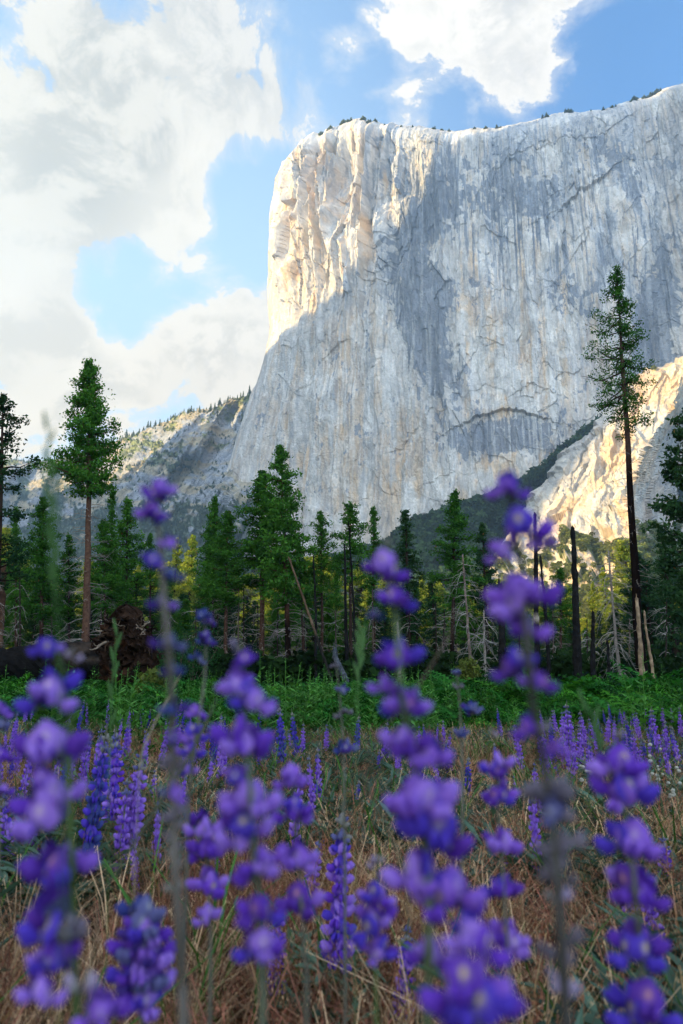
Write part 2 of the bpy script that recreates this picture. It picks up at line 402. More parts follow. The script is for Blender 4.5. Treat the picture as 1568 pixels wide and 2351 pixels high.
    P3 = np.concatenate([np.stack(back), P2], 0); C3 = np.concatenate([np.repeat(c[:1], 4, 0), c], 0)
    fl = np.stack([P3[:, 0] + np.array([dx, k, 0]) for dx, k in ((8, 40), (60, 200), (300, 900))][::-1], 1)
    P3 = np.concatenate([fl, P3], 1); C3 = np.concatenate([np.repeat(C3[:, :1], 3, 1), C3], 1)
    o = new_mesh('granite_cliff', P3.reshape(-1, 3), grid_faces(P3.shape[0], P3.shape[1]), M_rock, C3.reshape(-1, 3), False)
    tag(o, 'huge pale granite cliff with a flat top and grey streaks above the forest', 'cliff', kind='structure')
    return X, Y, P2
CX, CY, CP = build_cliff()
def rim_point(Xq):
    k = int(np.argmin(np.abs(CX[2] - Xq))); return CP[2, k]

# ------------------------------------------------------------------ far hill on the left
def build_hill():
    nr, nc = 330, 460
    u = np.linspace(0, 1, nc); v = np.linspace(0, 1, nr)
    X0 = -420 + 1080 * u
    rim = interp(X0, [-420, -200, 0, 60, 120, 180, 250, 330, 400, 440, 480, 520, 560, 580, 660], [1120, 1085, 1058, 1060, 1052, 1040, 1012, 988, 952, 942, 932, 915, 906, 898, 880]) + 3 * fbm(X0 / 22, X0 * 0, X0 * 0, 3, 2)
    Y = rim[None, :] + (1420 - rim[None, :]) * v[:, None]
    X = X0[None, :] + 0 * Y
    t = (Y - rim[None, :]) / (1420 - rim[None, :])
    far = interp(X, [-420, 0, 250, 420, 520, 600, 660], [2550, 2420, 2200, 1950, 1750, 1650, 1600])
    Dp = far * (1 - t) ** 1.0 + 950 * t
    spur = fbm(X / 120 + .004 * Y, (Y + .8 * X) / 240, 0 * X, 4, 8)
    Dp = Dp - 190 * spur * sstep(0, .1, t)
    # rocky bulge that catches the sun
    g = lambda cx, cy, rx, ry: np.exp(-(((X - cx) / rx) ** 2 + ((Y - cy) / ry) ** 2))
    Dp = Dp - 200 * g(430, 1010, 60, 70) - 120 * g(330, 1050, 50, 60) + 140 * g(540, 1000, 40, 80) - 90 * g(560, 1130, 60, 60)
    P = npix(X, Y, Dp); Nn = normals(P)
    if Nn[nr // 2, nc // 2, 1] > 0: Nn = -Nn
    x, y, z = P[..., 0], P[..., 1], P[..., 2]
    q = x * .7 - z * .7; r_ = x * .7 + z * .7
    f1, e1, i1 = facets(q / 17, r_ / 60, 5); f2, e2, i2 = facets(q / 7, r_ / 20, 7)
    vegn = fbm(X / 26, Y / 20, 0 * X, 5, 13) + .5 * fbm(X / 7, Y / 6, 0 * X, 3, 15)
    vm = vegn + .9 * sstep(1130, 1230, Y + .12 * (X - 300)) + .25 * sstep(930, 1010, rim[None, :] + 40 - (Y - rim[None, :])) - .45 * g(480, 1080, 90, 70) - .12 * (1 - sstep(1040, 1120, Y + .1 * (X - 300))) * (1 - sstep(480, 520, X)) - .6 * g(560, 1050, 60, 100) - .2 - .5 * g(300, 1140, 110, 25) - .5 * g(540, 1160, 50, 40)
    veg = sstep(-.12, .2, vm)
    h = (f1 * 5 + f2 * 2 + 2.5 * fbm(x / 8, z / 8, y / 20, 4, 17)) * (1 - .65 * veg) + veg * 6 * np.abs(fbm(x / 6, z / 6, y / 30, 3, 19)) + 16 * spur
    P2 = P + Nn * h[..., None]
    rockc = np.array([.27, .285, .32]); vegc = np.array([.085, .11, .085]) + (np.array([.22, .21, .08]) - .08) * (1 - sstep(1040, 1130, Y + .1 * X))[..., None] * .7; dirt = np.array([.36, .30, .19])  # rock and scrub tinted for haze; scrub painted lighter in the sunlit zone
    c = rockc * (1 + .3 * (i2 - .5) + .2 * (i1 - .5))[..., None]
    dm = sstep(-.2, .3, fbm(X / 40, Y / 14, 0 * X, 4, 23))[..., None] * .8; c = c * (1 - dm) + dirt * dm
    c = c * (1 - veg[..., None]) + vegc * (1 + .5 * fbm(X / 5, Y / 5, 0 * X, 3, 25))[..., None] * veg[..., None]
    back = np.stack([P2[0] + np.array([0, k, zz]) for k, zz in ((60, -12), (200, -120), (450, -700))][::-1])
    P3 = np.concatenate([back, P2], 0); C3 = np.concatenate([np.repeat(c[:1], 3, 0), c], 0)
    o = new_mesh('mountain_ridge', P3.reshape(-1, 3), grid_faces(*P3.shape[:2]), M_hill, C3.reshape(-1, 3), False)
    tag(o, 'lower rocky ridge with scrub and trees left of the cliff', 'ridge', kind='structure')
    return X, Y, P2, veg
HX, HY, HP, HV = build_hill()

# ------------------------------------------------------------------ lower buttress on the right
def build_buttress():
    nr, nc = 420, 380
    u = np.linspace(0, 1, nc); v = np.linspace(0, 1, nr)
    Yb = 1560.
    xl_y = [815, 835, 850, 880, 930, 960, 1010, 1060, 1120, 1160, 1230, 1300, 1400, 1560]; xl_x = [1620, 1545, 1500, 1445, 1402, 1385, 1335, 1285, 1236, 1200, 1155, 1128, 1105, 1080]
    v2 = v[:, None]
    top = interp(u, [0, .02, .25, .6, 1], [838, 836, 780, 700, 640])
    # column lines fan out from the upper right shoulder
    Y = 820 + (Yb - 820) * v2 + 0 * u[None, :]
    xl = smooth_interp(Y, xl_y, xl_x)
    X = xl + (1860 - xl) * (u[None, :] ** 1.15)
    rx = interp(Y, [820, 870, 930, 1040, 1150, 1230, 1400, 1560], [1600, 1572, 1545, 1475, 1440, 1450, 1480, 1500])
    d = X - rx
    edge = X - xl
    wid = np.maximum(rx - xl, 20)
    base = interp(Y, [820, 1000, 1180, 1300, 1400, 1560], [720, 690, 610, 480, 380, 300])
    Dp = base + np.where(d < 0, np.minimum(-d, wid) * .5, d * 2.2) + 50 * np.exp(-edge / 10.)
    # right flank behind falls back
    P = npix(X, Y, Dp); Nn = normals(P)
    if Nn[nr // 2, nc // 2, 1] > 0: Nn = -Nn
    x, y, z = P[..., 0], P[..., 1], P[..., 2]
    q = x * .85 - z * .5; r_ = x * .5 + z * .85
    q = q + 6 * fbm(q / 40, r_ / 60, 0 * x, 3, 131)
    f1, e1, i1 = facets(q / 13, r_ / 75, 105); f2, e2, i2 = facets(q / 5, r_ / 30, 107); f3, e3, i3 = facets(q / 2.6, r_ / 6, 109)
    low = sstep(1215, 1290, Y)
    h = f1 * 8 + f2 * 4.0 * (1 + low * .8) + f3 * 1.4 + 1.2 * fbm(x / 5, z / 9, y / 9, 4, 111)
    h += low * (4 * fbm(x / 20, z / 14, y / 30, 3, 113))
    h *= np.where(d > 0, .45, 1)
    P2 = P + Nn * h[..., None]
    n1 = fbm(q / 14, r_ / 50, 0 * x, 5, 115); n4 = fbm(x / 6, z / 8, 0 * x, 4, 117)
    pale = np.array([.54, .49, .42]); tan = np.array([.52, .38, .25]); gry = np.array([.26, .25, .25])
    m = (sstep(-.1, .35, n1) * .8)[..., None]; c = pale * (1 - m) + tan * m
    m = (sstep(.1, .5, -n1 + .3 * n4) * .6)[..., None]; c = c * (1 - m) + gry * m
    m = (sstep(-5, 60, d) * .55)[..., None]; c = c * (1 - m) + gry * m  # shade of the right flank painted in as greyer stone
    c = c * (1 + .25 * (i2 - .5) + .2 * (i3 - .5) + .15 * n4)[..., None]
    c *= (1 - .5 * (np.clip(1 - e1 / .05, 0, 1) + .5 * np.clip(1 - e2 / .08, 0, 1)) * .55)[..., None]
    G = lambda cx, cy, rx_, ry, a=0.: np.exp(-((((X - cx) * math.cos(R(a)) + (Y - cy) * math.sin(R(a))) / rx_) ** 2 + ((-(X - cx) * math.sin(R(a)) + (Y - cy) * math.cos(R(a))) / ry) ** 2))
    vm = .75 * low - .9 + 1.0 * G(1330, 1240, 60, 14) + .9 * G(1190, 1200, 30, 12) + .8 * G(1350, 1250, 90, 25, 20) + .5 * G(1500, 860, 80, 9, -18) + .7 * G(1250, 1100, 60, 5, -45) + 1.3 * sstep(1350, 1450, Y) + 1.0 * sstep(1430, 1470, X) * sstep(1185, 1215, Y)
    veg = sstep(-.05, .12, vm + .75 * fbm(X / 16, Y / 9, 0 * X, 5, 119))
    P2 = P2 + Nn * (veg * (2.0 + 2.5 * np.abs(fbm(x / 2.2, z / 2.2, y / 9, 3, 121))))[..., None]
    c = c * (1 - veg[..., None]) + np.array([.085, .105, .035]) * (1 + .5 * fbm(X / 3, Y / 3, 0 * X, 2, 123))[..., None] * veg[..., None]
    back = np.stack([P2[0] + np.array([0, k, zz]) for k, zz in ((12, -3), (60, -30), (260, -260))][::-1])
    P3 = np.concatenate([back, P2], 0); C3 = np.concatenate([np.repeat(c[:1], 3, 0), c], 0)
    fl = np.stack([P3[:, 0] + np.array([dx, k, 0]) for dx, k in ((4, 14), (22, 60), (90, 260))][::-1], 1)
    P3 = np.concatenate([fl, P3], 1); C3 = np.concatenate([np.repeat(C3[:, :1], 3, 1), C3], 1)
    o = new_mesh('rock_buttress', P3.reshape(-1, 3), grid_faces(*P3.shape[:2]), M_rock, C3.reshape(-1, 3), False)
    tag(o, 'sunlit rock buttress rising to the right below the cliff', 'buttress', kind='structure')
    return X, Y, P2, veg
BX, BY, BP, BV = build_buttress()

# ------------------------------------------------------------------ wooded slope at the foot of the cliff
def build_slope():
    nr, nc = 160, 260
    u = np.linspace(0, 1, nc); v = np.linspace(0, 1, nr)
    X0 = -500 + 2200 * u
    rim = interp(X0, [-500, 380, 560, 700, 800, 900, 950, 1010, 1070, 1110, 1160, 1230, 1290, 1340, 1400, 1700], [1350, 1335, 1312, 1305, 1290, 1250, 1208, 1188, 1165, 1150, 1140, 1095, 1045, 1005, 960, 900])
    Y = rim[None, :] + (1560 - rim[None, :]) * v[:, None]; X = X0[None, :] + 0 * Y
    t = v[:, None] + 0 * X
    top = interp(X, [380, 700, 950, 1130, 1340, 1700], [900, 850, 830, 850, 830, 800])
    bot = interp(X, [380, 1080, 1180, 1700], [230, 250, 700, 760])
    top = interp(X, [380, 700, 950, 1130, 1340, 1700], [900, 850, 860, 890, 880, 850])
    Dp = top * (1 - t) + bot * t ** .8 + 20 * fbm(X / 50, Y / 40, 0 * X, 4, 203)
    P = npix(X, Y, Dp)
    back = np.stack([P[0] + np.array([0, k, zz]) for k, zz in ((10, -2), (120, 20))][::-1])
    P = np.concatenate([back, P], 0)
    c = np.array([.020, .034, .018]) * (1 + .6 * fbm(P[..., 0] / 9, P[..., 1] / 9, P[..., 2] / 9, 4, 207))[..., None]
    rk = 0 * sstep(.55, .65, fbm(P[..., 0] / 16, P[..., 1] / 40, P[..., 2] / 9, 4, 209))[..., None]; c = c * (1 - rk) + np.array([.33, .33, .34]) * rk
    o = new_mesh('wooded_slope', P.reshape(-1, 3), grid_faces(*P.shape[:2]), M_hill, c.reshape(-1, 3), False)
    tag(o, 'dark wooded slope at the foot of the cliff', 'slope', kind='structure')
    return P[2:]
SP = build_slope()

# ------------------------------------------------------------------ unseen terrain added out of frame, crests shaped to shade the valley
def crest_hit(X, Y, d, x0):
    p = pix(X, Y, d); t = (x0 - p.x) / SUN.x; q = p + SUN * t; return (q.y, q.z)
XR = -1600.
cr = [crest_hit(640, 690, 1290, XR), crest_hit(820, 500, 1190, XR), crest_hit(1030, 312, 1130, XR)]
cr = sorted(cr)
hl = [crest_hit(500, 1010, 1640, XR), crest_hit(330, 1085, 1650, XR), crest_hit(200, 1100, 1700, XR)]
def occluder(name, x0, ys, zs, thick, label):
    n = 90; y = np.linspace(ys[0], ys[-1], n); z = interp(y, ys, zs)
    ca = np.array([-1, -.55, -.2, 0, .2, .55, 1])
    prof = np.array([-.1, .45, .85, 1, .85, .45, -.1])
    P = np.zeros((n, 7, 3))
    P[..., 0] = x0 + ca[None] * thick; P[..., 1] = y[:, None]; P[..., 2] = prof[None] * z[:, None]
    P[..., 2] += np.where(np.abs(ca) > .1, 1, .0)[None] * 12 * fbm(P[..., 0] / 60, P[..., 1] / 60, P[..., 2] / 60, 3, 301)
    c = np.array([.10, .11, .08]) * (1 + .4 * fbm(P[..., 0] / 40, P[..., 1] / 40, P[..., 2] / 40, 3, 303))[..., None]
    o = new_mesh(name, P.reshape(-1, 3), grid_faces(n, 7), M_hill, c.reshape(-1, 3))
    tag(o, label, 'occluder', kind='structure')
ys = [-400, 230, 275, 330, 500, 600, 645, 753, 896, 1000, 1300, 1390, 1470, 1600, 1900, 2700]
zs = [300, 480, 1300, 1850, 1850, 1560, 1380, 1190, 1150, 1130, 1170, 1150, 830, 800, 780, 600]
# crest kept low at one end to let the sun reach the buttress
occluder('shade_ridge', XR, ys, zs, 330, 'unseen ridge beyond the left edge, crest shaped to shade the cliff and valley')
occluder('shade_spur', -300., [-500, -18, 4, 22], [150, 150, 140, 20], 70, 'unseen spur added left of the meadow to shade the front trees')
# ground: one sheet
def build_ground():
    a = np.concatenate([-np.geomspace(6000, 30, 40), np.linspace(-28, 28, 160), np.geomspace(30, 6000, 40)])
    b = np.concatenate([-np.geomspace(3000, 4, 24), np.linspace(-3, 40, 220), np.geomspace(41, 6000, 70)])
    Xg, Yg = np.meshgrid(a, b)
    Z = gz(Xg, Yg); Z = np.where(Yg > 400, gz(0, 400) - 0 * Z, Z)
    Z = Z + .02 * fbm(Xg * 2, Yg * 2, 0 * Xg, 3, 401) * (Yg < 45)
    n = fbm(Xg / 1.5, Yg / 1.5, 0 * Xg, 4, 403)[..., None]
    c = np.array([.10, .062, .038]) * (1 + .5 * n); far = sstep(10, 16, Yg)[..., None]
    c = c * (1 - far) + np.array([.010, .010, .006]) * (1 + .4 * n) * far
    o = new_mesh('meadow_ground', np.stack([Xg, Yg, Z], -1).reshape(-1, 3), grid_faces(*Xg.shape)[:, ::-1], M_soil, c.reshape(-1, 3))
    tag(o, 'brown meadow ground under dry grass', 'ground', kind='structure')
build_ground()
# air
def haze():
    x0, x1, y0, y1, z0, z1 = -2100, 1500, -700, 3100, -800, 2000
    V = np.array([(x, y, z) for x in (x0, x1) for y in (y0, y1) for z in (z0, z1)], float)
    F = np.array([(0, 1, 3, 2), (4, 6, 7, 5), (0, 4, 5, 1), (2, 3, 7, 6), (0, 2, 6, 4), (1, 5, 7, 3)])
    m = bpy.data.materials.new('haze'); m.use_nodes = True; n = NT(m.node_tree)
    p = n.n('ShaderNodeVolumePrincipled'); p.inputs['Color'].default_value = (.38, .64, 1, 1)
    p.inputs['Density'].default_value = HAZE; p.inputs['Anisotropy'].default_value = .3
    o_ = n.n('ShaderNodeOutputMaterial'); n.l(p.outputs[0], o_.inputs['Volume'])
    o = new_mesh('haze', V, F, m); tag(o, 'thin blue haze in the valley air', 'haze', kind='stuff')
HAZE = .00015
haze()
print('CREST', cr, hl)
# ================================================================== trees
def leafquads(rs, C, size, aspect=2.2, up=.0, bend=0):
    """one kite shaped leaf spray per centre; returns V (4n,3), Q"""
    n = len(C)
    a = rs.normal(size=(n, 3)); a[:, 2] += up; a /= np.linalg.norm(a, axis=1)[:, None]
    b = rs.normal(size=(n, 3)); b -= (b * a).sum(1)[:, None] * a; b /= np.linalg.norm(b, axis=1)[:, None]
    s = size * rs.uniform(.6, 1.3, (n, 1)); wd = s / aspect
    V = np.stack([C - a * s * .5, C + b * wd * .5 + a * s * .05, C + a * s * .5, C - b * wd * .5 + a * s * .05], 1).reshape(-1, 3)
    Q = np.arange(4 * n).reshape(n, 4)
    return V, Q
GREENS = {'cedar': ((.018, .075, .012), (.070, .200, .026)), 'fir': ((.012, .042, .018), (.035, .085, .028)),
          'pine': ((.010, .036, .015), (.030, .075, .025)), 'yellow': ((.05, .12, .02), (.27, .31, .045))}  # last set has warm sunlight painted into the leaf colour
def make_tree(seed, H=20., r0=.28, kind='cedar', cb=.35, crown_r=2.0, top_pow=.8, nb=90, leaf=.24, dens=1., clump=.34, dead=.6,
              lean=0., lopside=0., bark=(.035, .022, .016), burnt=0., gappy=.0, droop=.2, label=None, name=None, sides=8, top_w=.12, ndead=40):
    rs = np.random.RandomState(seed)
    t = np.linspace(0, 1, 14)
    wob = np.cumsum(rs.normal(0, .012, (14, 2)), 0) * H * .25
    P = np.stack([wob[:, 0] * .5 + lean * H * t ** 1.4, wob[:, 1] * .5, H * t], 1); P[0] = (0, 0, -.5)
    tr = r0 * (1 - t) ** .85 + .015; tr[0] = r0 * 1.35; tr[1] *= 1.05
    cbk = np.array(bark)[None] * (1 - .88 * np.clip((burnt - t) / .06, 0, 1))[:, None]
    trunk = MB(); trunk.tube(P, tr, sides, cbk, .07, rs)
    at = lambda h: np.array([np.interp(h, P[:, 2], P[:, 0]), np.interp(h, P[:, 2], P[:, 1]), h])
    crown = MB(); cent = []
    g0, g1 = [np.array(c) for c in GREENS[kind]]
    for i in range(nb):
        f = (i + rs.rand()) / nb; f = f ** .85
        h = H * (cb + (1 - cb) * f) * .985
        prof = (1 - f) ** top_pow * (.35 + .65 * min(1, f / .22)) + top_w * (f < .97)
        az = rs.rand() * 2 * np.pi
        L = crown_r * prof * rs.uniform(.35, 1.15) * (1 + lopside * math.cos(az - np.pi))
        if rs.rand() < gappy: L *= .35
        if L < .15: L = .15
        d = np.array([math.cos(az), math.sin(az), 0])
        k = np.linspace(0, 1, 5)
        rise = .25 * (f - .3) - droop
        B = at(h)[None] + d[None] * (L * k)[:, None] + np.array([0, 0, 1])[None] * (L * (rise * k + .35 * k ** 2.2 * (1 if kind != 'fir' else .2)))[:, None]
        B[1:] += rs.normal(0, .04 * L, (4, 3))
        crown.tube(B, np.linspace(.045 + .016 * L, .012, 5), 3, np.array(bark) * .7)
        nc = max(2, int(L * 3.7 * dens))
        for j in range(nc):
            kk = rs.uniform(.28, 1.05) if kind != 'pine' else rs.uniform(.55, 1.05)
            p = np.array([np.interp(kk, k, B[:, a]) for a in range(3)])
            sd_ = np.cross(d, [0, 0, 1]) * rs.normal(0, .26 * L * (1.1 - .6 * kk))
            p = p + sd_ + np.array([0, 0, rs.normal(0, .10)])
            cent.append((p, min(1., .45 + .5 * L)))
    # leader
    for z in np.linspace(.93, 1.0, 7): cent.append((at(H * z * .995) + rs.normal(0, .05, 3), .5))
    C0 = np.array([c[0] for c in cent]); S0 = np.array([c[1] for c in cent])
    m = 22
    jit = rs.normal(size=(len(C0), m, 3)) * (clump * .72 * S0)[:, None, None] * (np.array([1, 1, .38]) if kind == 'fir' else np.array([1, 1, .62]))
    LC = (C0[:, None] + jit).reshape(-1, 3)
    V, Q = leafquads(rs, LC, leaf * 1.0, 2.0, .35 if kind == 'cedar' else 0)
    tone = np.clip(rs.rand(len(C0))[:, None] * .55 + rs.rand(len(C0), m) * .45 + .25 * (jit[..., 2] / clump), 0, 1).reshape(-1, 1)
    col = g0 * (1 - tone) + g1 * tone
    if kind in ('cedar', 'pine'):
        br = (rs.rand(len(LC), 1) < .005); col = np.where(br, np.array([.16, .10, .04]), col)
    crown.add(V, Q, None, np.repeat(col, 4, 0))
    root = empty(name or {'cedar': 'cedar_tree', 'fir': 'fir_tree', 'pine': 'pine_tree', 'yellow': 'pine_tree'}[kind])
    trunk.build('trunk', M_bark, root, True)
    crown.build('crown', M_fol, root)
    if dead > 0:
        db = MB(); add_dead(db, rs, at, H * .10, H * (cb + .12), ndead, crown_r * dead, (.21, .18, .155)); db.build('dead_branches', M_wood, root)
    return root
def add_dead(mb, rs, at, z0, z1, n, L0, col, droop=.5, sub=True, r=.018):
    for i in range(n):
        h = rs.uniform(z0, z1); az = rs.rand() * 2 * np.pi; L = L0 * rs.uniform(.3, 1.1)
        d = np.array([math.cos(az), math.sin(az), 0]); k = np.linspace(0, 1, 6)
        B = at(h)[None] + d[None] * (L * k ** .9)[:, None] + np.array([0, 0, 1.])[None] * (L * (.12 * k - droop * k ** 2 * rs.uniform(.3, 1.6) + .25 * k ** 4))[:, None]
        B[1:] += np.cumsum(rs.normal(0, .05 * L, (5, 3)), 0)
        mb.tube(B, np.linspace(r + .008 * L, .005, 6), 3, np.array(col) * rs.uniform(.6, 1.6))
        if sub:
            for s_ in range(3):
                kk = rs.uniform(.3, .9); p = np.array([np.interp(kk, k, B[:, a]) for a in range(3)])
                e = rs.normal(size=3) * .5 + d; e /= np.linalg.norm(e)
                q = np.stack([p, p + e * L * .2 + [0, 0, -.05 * L], p + e * L * .38 + [0, 0, -.16 * L]])
                mb.tube(q, [.010, .007, .004], 3, np.array(col) * rs.uniform(.7, 1.6))
def copy_tree(o, parent=None):
    c = o.copy(); COL.objects.link(c); c.parent = parent
    for ch in o.children: copy_tree(ch, c)
    return c
PROTO = {}; USED = set()
def proto(key):
    if key not in USED: USED.add(key); return PROTO[key][0]
    return copy_tree(PROTO[key][0])
def stand(key, X, Ytop, d, label, group=None, cat='tree', rz=None, wid=1., rs=random, ybase=None, basex=None, sink=.0):
    """stands a tree of kind key at distance d so that its tip is seen towards (X, Ytop)"""
    o = proto(key); H0 = PROTO[key][1]
    tip = pix(X, Ytop, d); bx = tip.x if basex is None else pix(basex, 1560, d).x
    g = float(gz(bx, d)) - sink
    H = tip.z - g; s = H / H0
    o.location = (bx, d, g); o.rotation_euler = (0, math.atan2(tip.x - bx, H), (rs.random() * 6.28) if rz is None else rz)
    if abs(tip.x - bx) > .01:      # lean towards the tip, spin about own axis
        q = Matrix.Rotation(math.atan2(tip.x - bx, H), 3, 'Y') @ Matrix.Rotation((rs.random() * 6.28) if rz is None else rz, 3, 'Z')
        o.rotation_euler = q.to_euler()
    o.scale = (s * wid, s * wid, s)
    tag(o, label, cat, group)
    return o
def P_(key, H, **k): PROTO[key] = (make_tree(H=H, **k), H)
P_('tall_left', 25, seed=1, r0=.30, cb=.56, crown_r=3.5, top_pow=1.0, nb=150, gappy=.22, dens=1.25, clump=.36, leaf=.26, dead=.62, ndead=90, lopside=.15, bark=(.10, .054, .036), droop=.30)
P_('tall_right', 33, seed=2, r0=.36, cb=.58, crown_r=3.1, top_pow=.75, nb=120, dens=.85, clump=.34, leaf=.20, dead=.5, ndead=60, lopside=.25, bark=(.07, .04, .03), burnt=.56, gappy=.25, droop=.35)
for i, (cb, cr_, nb, gp, dn, tp) in enumerate([(.42, 1.9, 95, .1, 1.3, .75), (.40, 1.7, 80, .3, 1.0, .7), (.50, 1.9, 62, .4, .9, .55), (.30, 2.0, 100, .15, 1.2, .8), (.55, 1.8, 60, .35, 1.0, .5), (.36, 1.5, 74, .35, .9, .9)]):
    P_('cedar%d' % i, 18, seed=10 + i, cb=cb, crown_r=cr_ * 1.22, nb=int(nb * 1.2), gappy=gp, dens=dn, top_pow=tp, leaf=.25, r0=.20, burnt=[.0, .25, .1, .3, 0, .2][i], bark=[(.070, .036, .024), (.034, .021, .016), (.05, .028, .02)][i % 3], ndead=60)
P_('fir0', 17, seed=30, kind='fir', cb=.12, crown_r=2.1, nb=120, dens=1.2, top_pow=.85, leaf=.22, droop=.25, dead=0)
P_('fir1', 15, seed=31, kind='fir', cb=.06, crown_r=2.2, nb=110, dens=1.2, top_pow=.8, leaf=.24, droop=.2, dead=0)
P_('pine0', 18, seed=32, kind='pine', cb=.30, crown_r=2.5, nb=64, dens=.85, gappy=.3, top_pow=.6, leaf=.25, clump=.32, dead=.5)
P_('pine1', 16, seed=33, kind='pine', cb=.20, crown_r=2.2, nb=80, dens=1.2, top_pow=.6, leaf=.28, clump=.30, dead=0)
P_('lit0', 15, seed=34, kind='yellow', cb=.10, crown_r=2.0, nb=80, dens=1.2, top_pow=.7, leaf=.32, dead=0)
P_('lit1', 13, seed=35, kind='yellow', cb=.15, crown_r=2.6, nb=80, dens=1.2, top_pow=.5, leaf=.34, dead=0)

LMK = [(-10, 'at the left picture edge'), (45, 'left of the blurred green grass stalk'), (95, 'below the broad cedar at the left'), (160, 'left of the tall bare reddish trunk'), (225, 'right of the tall bare reddish trunk'), (290, 'above the uprooted stump'), (350, 'left of the tall fading lupine'), (410, 'right of the tall fading lupine'),
       (470, 'left of the round-topped cedar'), (545, 'right of the round-topped cedar'), (620, 'below the tall dense cedar pair'), (690, 'by the leaning dead trunk'), (745, 'left of the tan-trunked sparse cedar'), (830, 'right of the leaning charred pole'), (890, 'left of the middle lupine spike'), (950, 'below the conical fir'), (1000, 'right of the conical fir'), (1045, 'below the tall green cedar right of centre'),
       (1100, 'below the dark small pine'), (1150, 'by the short thick charred snag'), (1240, 'behind the largest lupine spike'), (1310, 'by the thick jagged charred snag'), (1370, 'right of the thick jagged snag'), (1420, 'by the bare grey conifer'), (1475, 'beside the tall blackened trunk'), (1530, 'right of the tall blackened trunk'), (1590, 'at the right picture edge')]
def near(X): return min(LMK, key=lambda a: abs(a[0] - X))[1]
# the tall ones
stand('tall_left', 198, 826, 50, 'tall solitary cedar with a dense pointed crown and long bare reddish trunk on the left', rz=.4, basex=194, wid=1.0)
stand('tall_right', 1423, 610, 45, 'tallest cedar on the right, thin one-sided crown on a blackened trunk', rz=0, basex=1478)
# the front row, left to right:  kind, tip x, tip y, distance, base x, width, label
ROW = [
 ('cedar5', 38, 1163, 62, 40, 1.0, 'slim green cedar nearest the left edge, right of the dark edge pine'),
 ('cedar3', 96, 1138, 58, 92, 1.25, 'broad green cedar left of the tall solitary cedar'),
 ('cedar1', 160, 1223, 60, 162, 1.1, 'short green cedar just left of the tall bare trunk'),
 ('cedar5', 260, 1120, 60, 252, .85, 'slender cedar with a thin bare tip, first right of the tall solitary cedar'),
 ('cedar0', 240, 1190, 57, 245, 1.2, 'bushy cedar below the slender bare-tipped one'),
 ('cedar1', 296, 1143, 62, 290, 1.25, 'green cedar behind the uprooted stump, right of the bare-tipped one'),
 ('cedar2', 343, 1224, 64, 345, .9, 'small cedar directly behind the faded purple flower spike'),
 ('cedar1', 491, 1138, 60, 486, 1.0, 'narrow dark cedar just left of the round-topped cedar'),
 ('cedar0', 521, 1172, 56, 518, 1.35, 'round-topped cedar on a straight reddish trunk left of the tall cedar pair'),
 ('cedar4', 484, 1222, 66, 476, 1.2, 'cedar low between the round-topped cedar and the yellow lit pine'),
 ('cedar0', 604, 1079, 56, 600, 1.45, 'left cedar of the tall dense pair in the middle'),
 ('cedar3', 640, 1019, 53, 664, 1.25, 'tallest cedar of the middle row, right one of the dense pair'),
 ('cedar2', 684, 1240, 58, 702, 1.25, 'low spreading cedar right of the tall pair, above the leaning dead trunk'),
 ('cedar2', 738, 1175, 56, 742, 1.15, 'open cedar with a rounded tip right of the leaning dead trunk'),
 ('cedar4', 808, 1152, 54, 806, 1.2, 'sparse cedar with a tan trunk between two charred poles'),
 ('cedar5', 856, 1164, 60, 857, 1.0, 'narrow layered cedar just left of the middle flower spike'),
 ('cedar1', 1042, 1124, 54, 1034, 1.3, 'tall green cedar left of the dark slope, right of the conical fir'),
 ('cedar2', 1285, 1303, 60, 1287, 1.5, 'bushy bright green cedar left of the thick charred snag'),
]
for k, x, yt, d, bx, wd, lab in ROW: stand(k, x, yt, d, lab, 'cedars in the front row of the forest', basex=bx, wid=wd * .88)
stand('fir0', 932, 1168, 62, 'dark conical fir behind the middle flower spike', wid=1.2)
stand('pine1', 1105, 1200, 64, 'dark small pine left of the large purple flower spike', wid=.85)
stand('pine0', 2, 903, 40, 'dark feathery pine cut by the left edge of the picture', basex=-18, wid=1.0)
stand('pine1', 1580, 920, 42, 'dark pine cut by the right edge of the picture', basex=1592, wid=1.05)
stand('fir0', 1520, 1212, 60, 'dark pointed fir right of the tallest blackened cedar', wid=1.3)
stand('pine1', 1465, 1268, 66, 'dark rounded pine behind the tallest blackened trunk', wid=1.5)
# forest fill behind, shaded
rng = random.Random(5)
kinds = ['cedar0', 'cedar3', 'cedar1', 'fir0', 'fir1', 'cedar3', 'cedar2', 'fir1']
n = 0
for d, cnt, y0, y1 in ((66, 34, 1310, 1400), (76, 36, 1285, 1370)):
    for i in range(cnt):
        x = -30 + 1640 * (i + rng.random() * .9) / cnt
        ytop = rng.uniform(y0, y1) + (22 if 560 < x < 1010 else 0) + (70 if 1140 < x < 1450 else 0)
        k = rng.choice(kinds if x < 1380 else ['fir0', 'fir1', 'pine1', 'pine1'])
        o = stand(k, x, ytop, d + rng.uniform(-4, 5), 'shaded dark green tree ' + near(x) + (', lower one' if ytop > 1350 else ''), 'shaded trees filling the forest behind the front row', wid=rng.uniform(1.1, 1.6), rs=rng)
